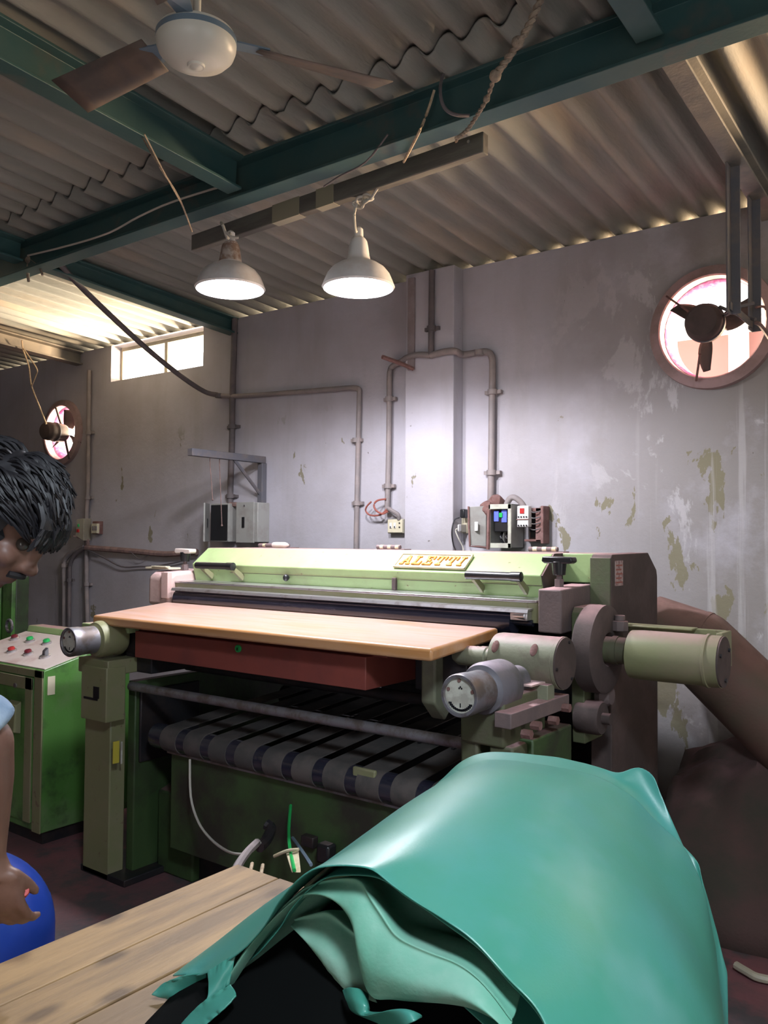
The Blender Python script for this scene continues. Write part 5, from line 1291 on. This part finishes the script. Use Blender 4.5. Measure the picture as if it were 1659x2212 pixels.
t = tag(MB().tube([(-1.9272, 2.0000, 0.4658), (-1.8700, 2.0000, 0.4965), (-1.8200, 2.0000, 0.5121)], .006, 6).hexa([(-1.8739, 2.0000, 0.4853), (-1.8199, 2.0000, 0.5049), (-1.8382, 2.0200, 0.4979), (-1.8927, 2.0200, 0.4781)], [(-1.7565, 1.9000, 0.4860), (-1.7187, 1.9000, 0.4950), (-1.7368, 1.9200, 0.4872), (-1.7750, 1.9200, 0.4781)]).build('metal_bracket', M['plate'], bevel=.002), 'pale bent metal bracket behind the left slope of the green hides', 'bracket')
mb = MB().tube([(-2.0948, 2.1000, 0.4294), (-2.1108, 2.1500, 0.4357), (-2.1374, 2.2000, 0.4569), (-2.1608, 2.2000, 0.4685)], .02, 8)
tag(mb.build('valve', M['iron_dark']), 'black valve low on the machine front panel', 'valve')
tag(MB().tube([(-0.7807, 3.1252, 0.0200), (-0.7367, 3.0999, 0.0200), (-0.6961, 3.0850, 0.0200), (-0.6144, 3.1102, 0.0200)], .014, 8).build('floor_hose', M['cream']), 'pale hose lying on the pink dusted floor at the lower right', 'hose')
for k, (p, nm, lb) in enumerate((((-1.0831, 4.0785, 0.0100), 'wood_scrap', 'sliver of pale scrap standing clear on the floor beside the sacking'), ((-1.1117, 3.9077, 0.0100), 'wood_scrap', 'larger chip of pale scrap on the floor next to the hanging hide corner'))):
    p = Vector(p)
    tag(MB().box(p + Vector((-.012, -.035, -.01)), p + Vector((.014, .035, .008 + .006 * k)), .5 + k).build(nm, M['plate'], bevel=.003), lb, 'scrap')



# ------------------------------------------------------------------ the worker
M['eye'] = mat('dark eye', (.05, .04, .035), .25)


def person():
    fwd = Vector((.80, .60, 0)); lat = Vector((-.60, .80, 0)); zz = Vector((0, 0, 1))
    H = Vector((-1.4914, 0.8212, 1.5334))                           # centre of the skull
    base = Vector((H.x, H.y, 0)) - fwd * .42
    t = thing('person', 'person with black hair in a washed blue shirt leaning down over the bench', 'person', base)

    def P(f, l, z): return Vector((H.x, H.y, 0)) + fwd * f + lat * l + zz * z

    pit = R(42)
    hf = (fwd * math.cos(pit) - zz * math.sin(pit)).normalized()       # where the face looks
    hu = (zz * math.cos(pit) + fwd * math.sin(pit)).normalized()
    hl = lat

    def HP(f, l, u): return H + hf * f + hl * l + hu * u
    rotH = Matrix((hf, hl, hu)).transposed()

    def limb(mb, pts):
        for (a, ra), (c, rc) in zip(pts, pts[1:]):
            mb.cyl(a, c, ra, rc, 16)
        for a, ra in pts: mb.sphere(a, ra, u=16, v=10)

    neck = P(-.13, 0, H.z - .16)
    chest = P(-.24, 0, H.z - .30)
    belly = P(-.34, 0, H.z - .47)
    pelv = P(-.42, 0, H.z - .63)
    shR, shL = P(-.11, -.17, H.z - .215), P(-.19, .19, H.z - .225)
    elR = Vector((-1.3942, 0.7470, 1.1493)); wrR = Vector((-1.4337, 0.7759, 0.9414)); haR = Vector((-1.4300, 0.7938, 0.8767))
    elL = P(-.34, .25, H.z - .50); wrL = P(-.40, .22, H.z - .72); haL = P(-.40, .21, H.z - .80)
    hipR, hipL = P(-.42, -.095, H.z - .66), P(-.42, .095, H.z - .66)
    knR, knL = P(-.36, -.11, .48), P(-.34, .11, .48)
    anR, anL = P(-.44, -.11, .09), P(-.44, .11, .09)

    body = MB()
    # skull, jaw, brow, nose, lips, ears
    body.sphere(HP(-.018, 0, .016), (.091, .072, .092), rotH, 28, 18)
    body.sphere(HP(.030, 0, -.045), (.062, .058, .078), rotH, 24, 16)
    body.sphere(HP(.058, 0, -.098), (.026, .030, .022), rotH)
    body.sphere(HP(.078, 0, .020), (.018, .048, .014), rotH)
    body.sphere(HP(.082, 0, -.015), (.020, .013, .030), rotH)
    body.sphere(HP(.100, 0, -.036), (.017, .016, .014), rotH)
    for s in (-1, 1):
        body.sphere(HP(.090, s * .014, -.040), (.012, .010, .010), rotH)
        body.sphere(HP(.058, s * .040, -.035), (.024, .022, .022), rotH)
        body.sphere(HP(-.010, s * .078, -.015), (.022, .008, .034), rotH)
    body.sphere(HP(.082, 0, -.066), (.014, .026, .008), rotH)
    body.sphere(HP(.079, 0, -.078), (.014, .023, .008), rotH)
    limb(body, [(HP(-.045, 0, -.06), .056), (neck, .060)])
    # torso
    for c, rr in ((neck + zz * -.03, (.09, .12, .06)), (chest, (.115, .175, .17)), (belly, (.105, .155, .15)), (pelv, (.115, .165, .13))):
        body.sphere(c, rr, Matrix((fwd, lat, zz)).transposed() @ Matrix.Rotation(R(25), 3, 'Y'), 24, 16)
    for sh, el, wr in ((shR, elR, wrR), (shL, elL, wrL)):
        limb(body, [(chest + (sh - chest) * .6, .075), (sh, .064), (sh.lerp(el, .5), .052), (el, .043), (el.lerp(wr, .3), .043), (wr.lerp(el, .1), .030), (wr, .028)])
    for hp, kn, an in ((hipR, knR, anR), (hipL, knL, anL)):
        limb(body, [(hp, .095), (hp.lerp(kn, .5), .078), (kn, .058), (kn.lerp(an, .35), .056), (an, .038)])
    # hands: palm, four curled fingers and a thumb
    for wr, ha, sgn in ((wrR, haR, -1), (wrL, haL, 1)):
        d = (ha - wr).normalized()
        side = d.cross(hl).normalized() if sgn < 0 else -d.cross(hl).normalized()
        side = (fwd - d * fwd.dot(d)).normalized()
        inn = (lat * -sgn * -1 if False else lat * (1 if sgn < 0 else -1))
        inn = (inn - d * inn.dot(d)).normalized()
        body.cyl(wr, wr + d * .04, .027, .030, 14)
        pm = wr + d * .062
        q = Matrix((d, side, inn)).transposed()
        body.sphere(pm, (.050, .042, .018), q, 20, 12)
        for k, ln in enumerate((.072, .080, .074, .058)):
            b0 = pm + d * .036 + side * (.030 - .020 * k)
            j1 = b0 + (d * .92 + inn * .38) * ln * .45
            j2 = j1 + (d * .70 + inn * .72) * ln * .32
            j3 = j2 + (d * .35 + inn * .93) * ln * .26
            limb(body, [(b0 - d * .02, .0105), (b0, .0100), (j1, .0092), (j2, .0082), (j3, .0072)])
        t0 = pm - d * .018 + side * .030
        t1 = t0 + (side * .25 + d * .80 + inn * .6) * .034
        t2 = t1 + (d * .85 + side * .2 + inn * .45) * .030
        limb(body, [(t0, .015), (t1, .012), (t2, .009)])
    # feet
    for an in (anR, anL):
        body.sphere(an + fwd * .06 + zz * -.045, (.13, .045, .042), Matrix((fwd, lat, zz)).transposed(), 18, 10)
    body.build('body', M['skin'], t, mods=[('REMESH', dict(mode='VOXEL', voxel_size=.0055, use_smooth_shade=True)), ('SMOOTH', dict(factor=.5, iterations=3))], fix=False)
    # eyes and brows
    for s in (-1, 1):
        MB().sphere(HP(.068, s * .031, -.002), .0125, u=14, v=10).build('eye', M['eye'], t)
        MB().tube([HP(.078, s * .012, .020), HP(.083, s * .030, .026), HP(.068, s * .052, .020)], .005, 6).build('eyebrow', M['hair'], t)
    MB().tube([HP(.084, -.028, -.060), HP(.100, 0, -.054), HP(.084, .028, -.060)], .0065, 8).build('moustache', M['hair'], t)
    # hair: a cap over the skull with combed tufts
    hb = MB()
    hb.sphere(HP(-.022, 0, .026), (.098, .081, .095), rotH, 40, 26)
    for v in list(hb.bm.verts):
        q = rotH.transposed() @ (v.co - H)
        if q.x > .045 and q.z < .035:          # clear the face
            v.co = H + rotH @ Vector((min(q.x, .05) * .55, q.y * .86, max(q.z, -.02) * .6))
        elif q.z < -.055:
            v.co = H + rotH @ Vector((q.x * .85, q.y * .85, -.055))
        else:
            v.co += (v.co - H).normalized() * noise.noise(v.co * 28) * .010
    rn = random.Random(3)
    for k in range(900):
        a = rn.uniform(-PI, PI); el = rn.uniform(.05, 1.45)
        dirv = Vector((math.cos(a) * math.cos(el), math.sin(a) * math.cos(el) * .82, math.sin(el)))
        root = Vector((-.022, 0, .026)) + Vector((dirv.x * .097, dirv.y * .097, dirv.z * .094))
        if root.x > .055 and root.z < .045: continue
        flow = Vector((.9, rn.uniform(-.35, .35), -.15)) if root.x > -.05 else Vector((-.2, rn.uniform(-.3, .3), -.9))
        n_ = dirv.normalized()
        fl = (flow - n_ * flow.dot(n_)).normalized()
        ln = rn.uniform(.035, .065)
        pts = [root, root + fl * ln * .4 + n_ * .012, root + fl * ln * .8 + n_ * .012, root + fl * ln * 1.15 + n_ * rn.uniform(-.004, .012)]
        hb.tube([H + rotH @ p for p in pts], [.0035, .0035, .003, .002, .001], 4, True, 2)
    for k in range(110):                         # fringe falling over the forehead
        y = rn.uniform(-.06, .06)
        pts = [Vector((.050, y, .080)), Vector((.078, y * 1.05, .062)), Vector((.092, y * 1.1, .038)), Vector((.092 + rn.uniform(-.004, .010), y * 1.1 + rn.uniform(-.01, .01), rn.uniform(.002, .025)))]
        hb.tube([H + rotH @ p for p in pts], [.006, .006, .005, .004, .0015], 5, True, 2)
    hb.build('hair', M['hair'], t, fix=True)
    # shirt with rolled sleeves
    sb = MB()
    for c, rr in ((neck + zz * -.045 - fwd * .01, (.115, .155, .085)), (chest, (.128, .19, .18)), (belly, (.122, .172, .165)), (pelv + zz * .02, (.128, .178, .12))):
        sb.sphere(c, rr, Matrix((fwd, lat, zz)).transposed() @ Matrix.Rotation(R(25), 3, 'Y'), 28, 18)
    for sh, el in ((shR, elR), (shL, elL)):
        e = sh.lerp(el, .97)
        limb(sb, [(chest + (sh - chest) * .6, .092), (sh, .080), (sh.lerp(el, .55), .066)])
        sb.cyl(sh.lerp(el, .5), e, .066, .062, 20)
        for k in range(3): sb.cyl(sh.lerp(el, .80 + .06 * k), sh.lerp(el, .83 + .06 * k), .066 + .002 * k, .066 - .002 * k, 20)
    for v in sb.bm.verts:
        v.co += Vector((noise.noise(v.co * 16), noise.noise(v.co * 16 + Vector((4, 0, 0))), noise.noise(v.co * 16 + Vector((0, 4, 0))))) * .008
    sb.build('shirt', M['denim'], t, mods=[('REMESH', dict(mode='VOXEL', voxel_size=.007, use_smooth_shade=True)), ('SMOOTH', dict(factor=.5, iterations=2))], fix=False)
    tb_ = MB()
    tb_.sphere(pelv, (.13, .178, .14), Matrix((fwd, lat, zz)).transposed(), 24, 16)
    for hp, kn, an in ((hipR, knR, anR), (hipL, knL, anL)):
        limb(tb_, [(hp, .110), (hp.lerp(kn, .5), .092), (kn, .074), (kn.lerp(an, .5), .068)])
        tb_.cyl(kn.lerp(an, .4), an + zz * .02, .068, .062, 18)
    tb_.build('trousers', M['trousers'], t, mods=[('REMESH', dict(mode='VOXEL', voxel_size=.009, use_smooth_shade=True)), ('SMOOTH', dict(factor=.5, iterations=2))], fix=False)
    return t, haR


pt, hand = person()
tag(MB().lathe([(.001, 0), (.010, .0), (.011, .003), (.011, .024), (.009, .028), (.001, .028)], Vector((-1.4272, 0.8339, 0.8601)), Vector((.5, -.2, .3)), 20).build('red_cap', M['red']), 'small red cap held against the hand of the worker', 'cap')
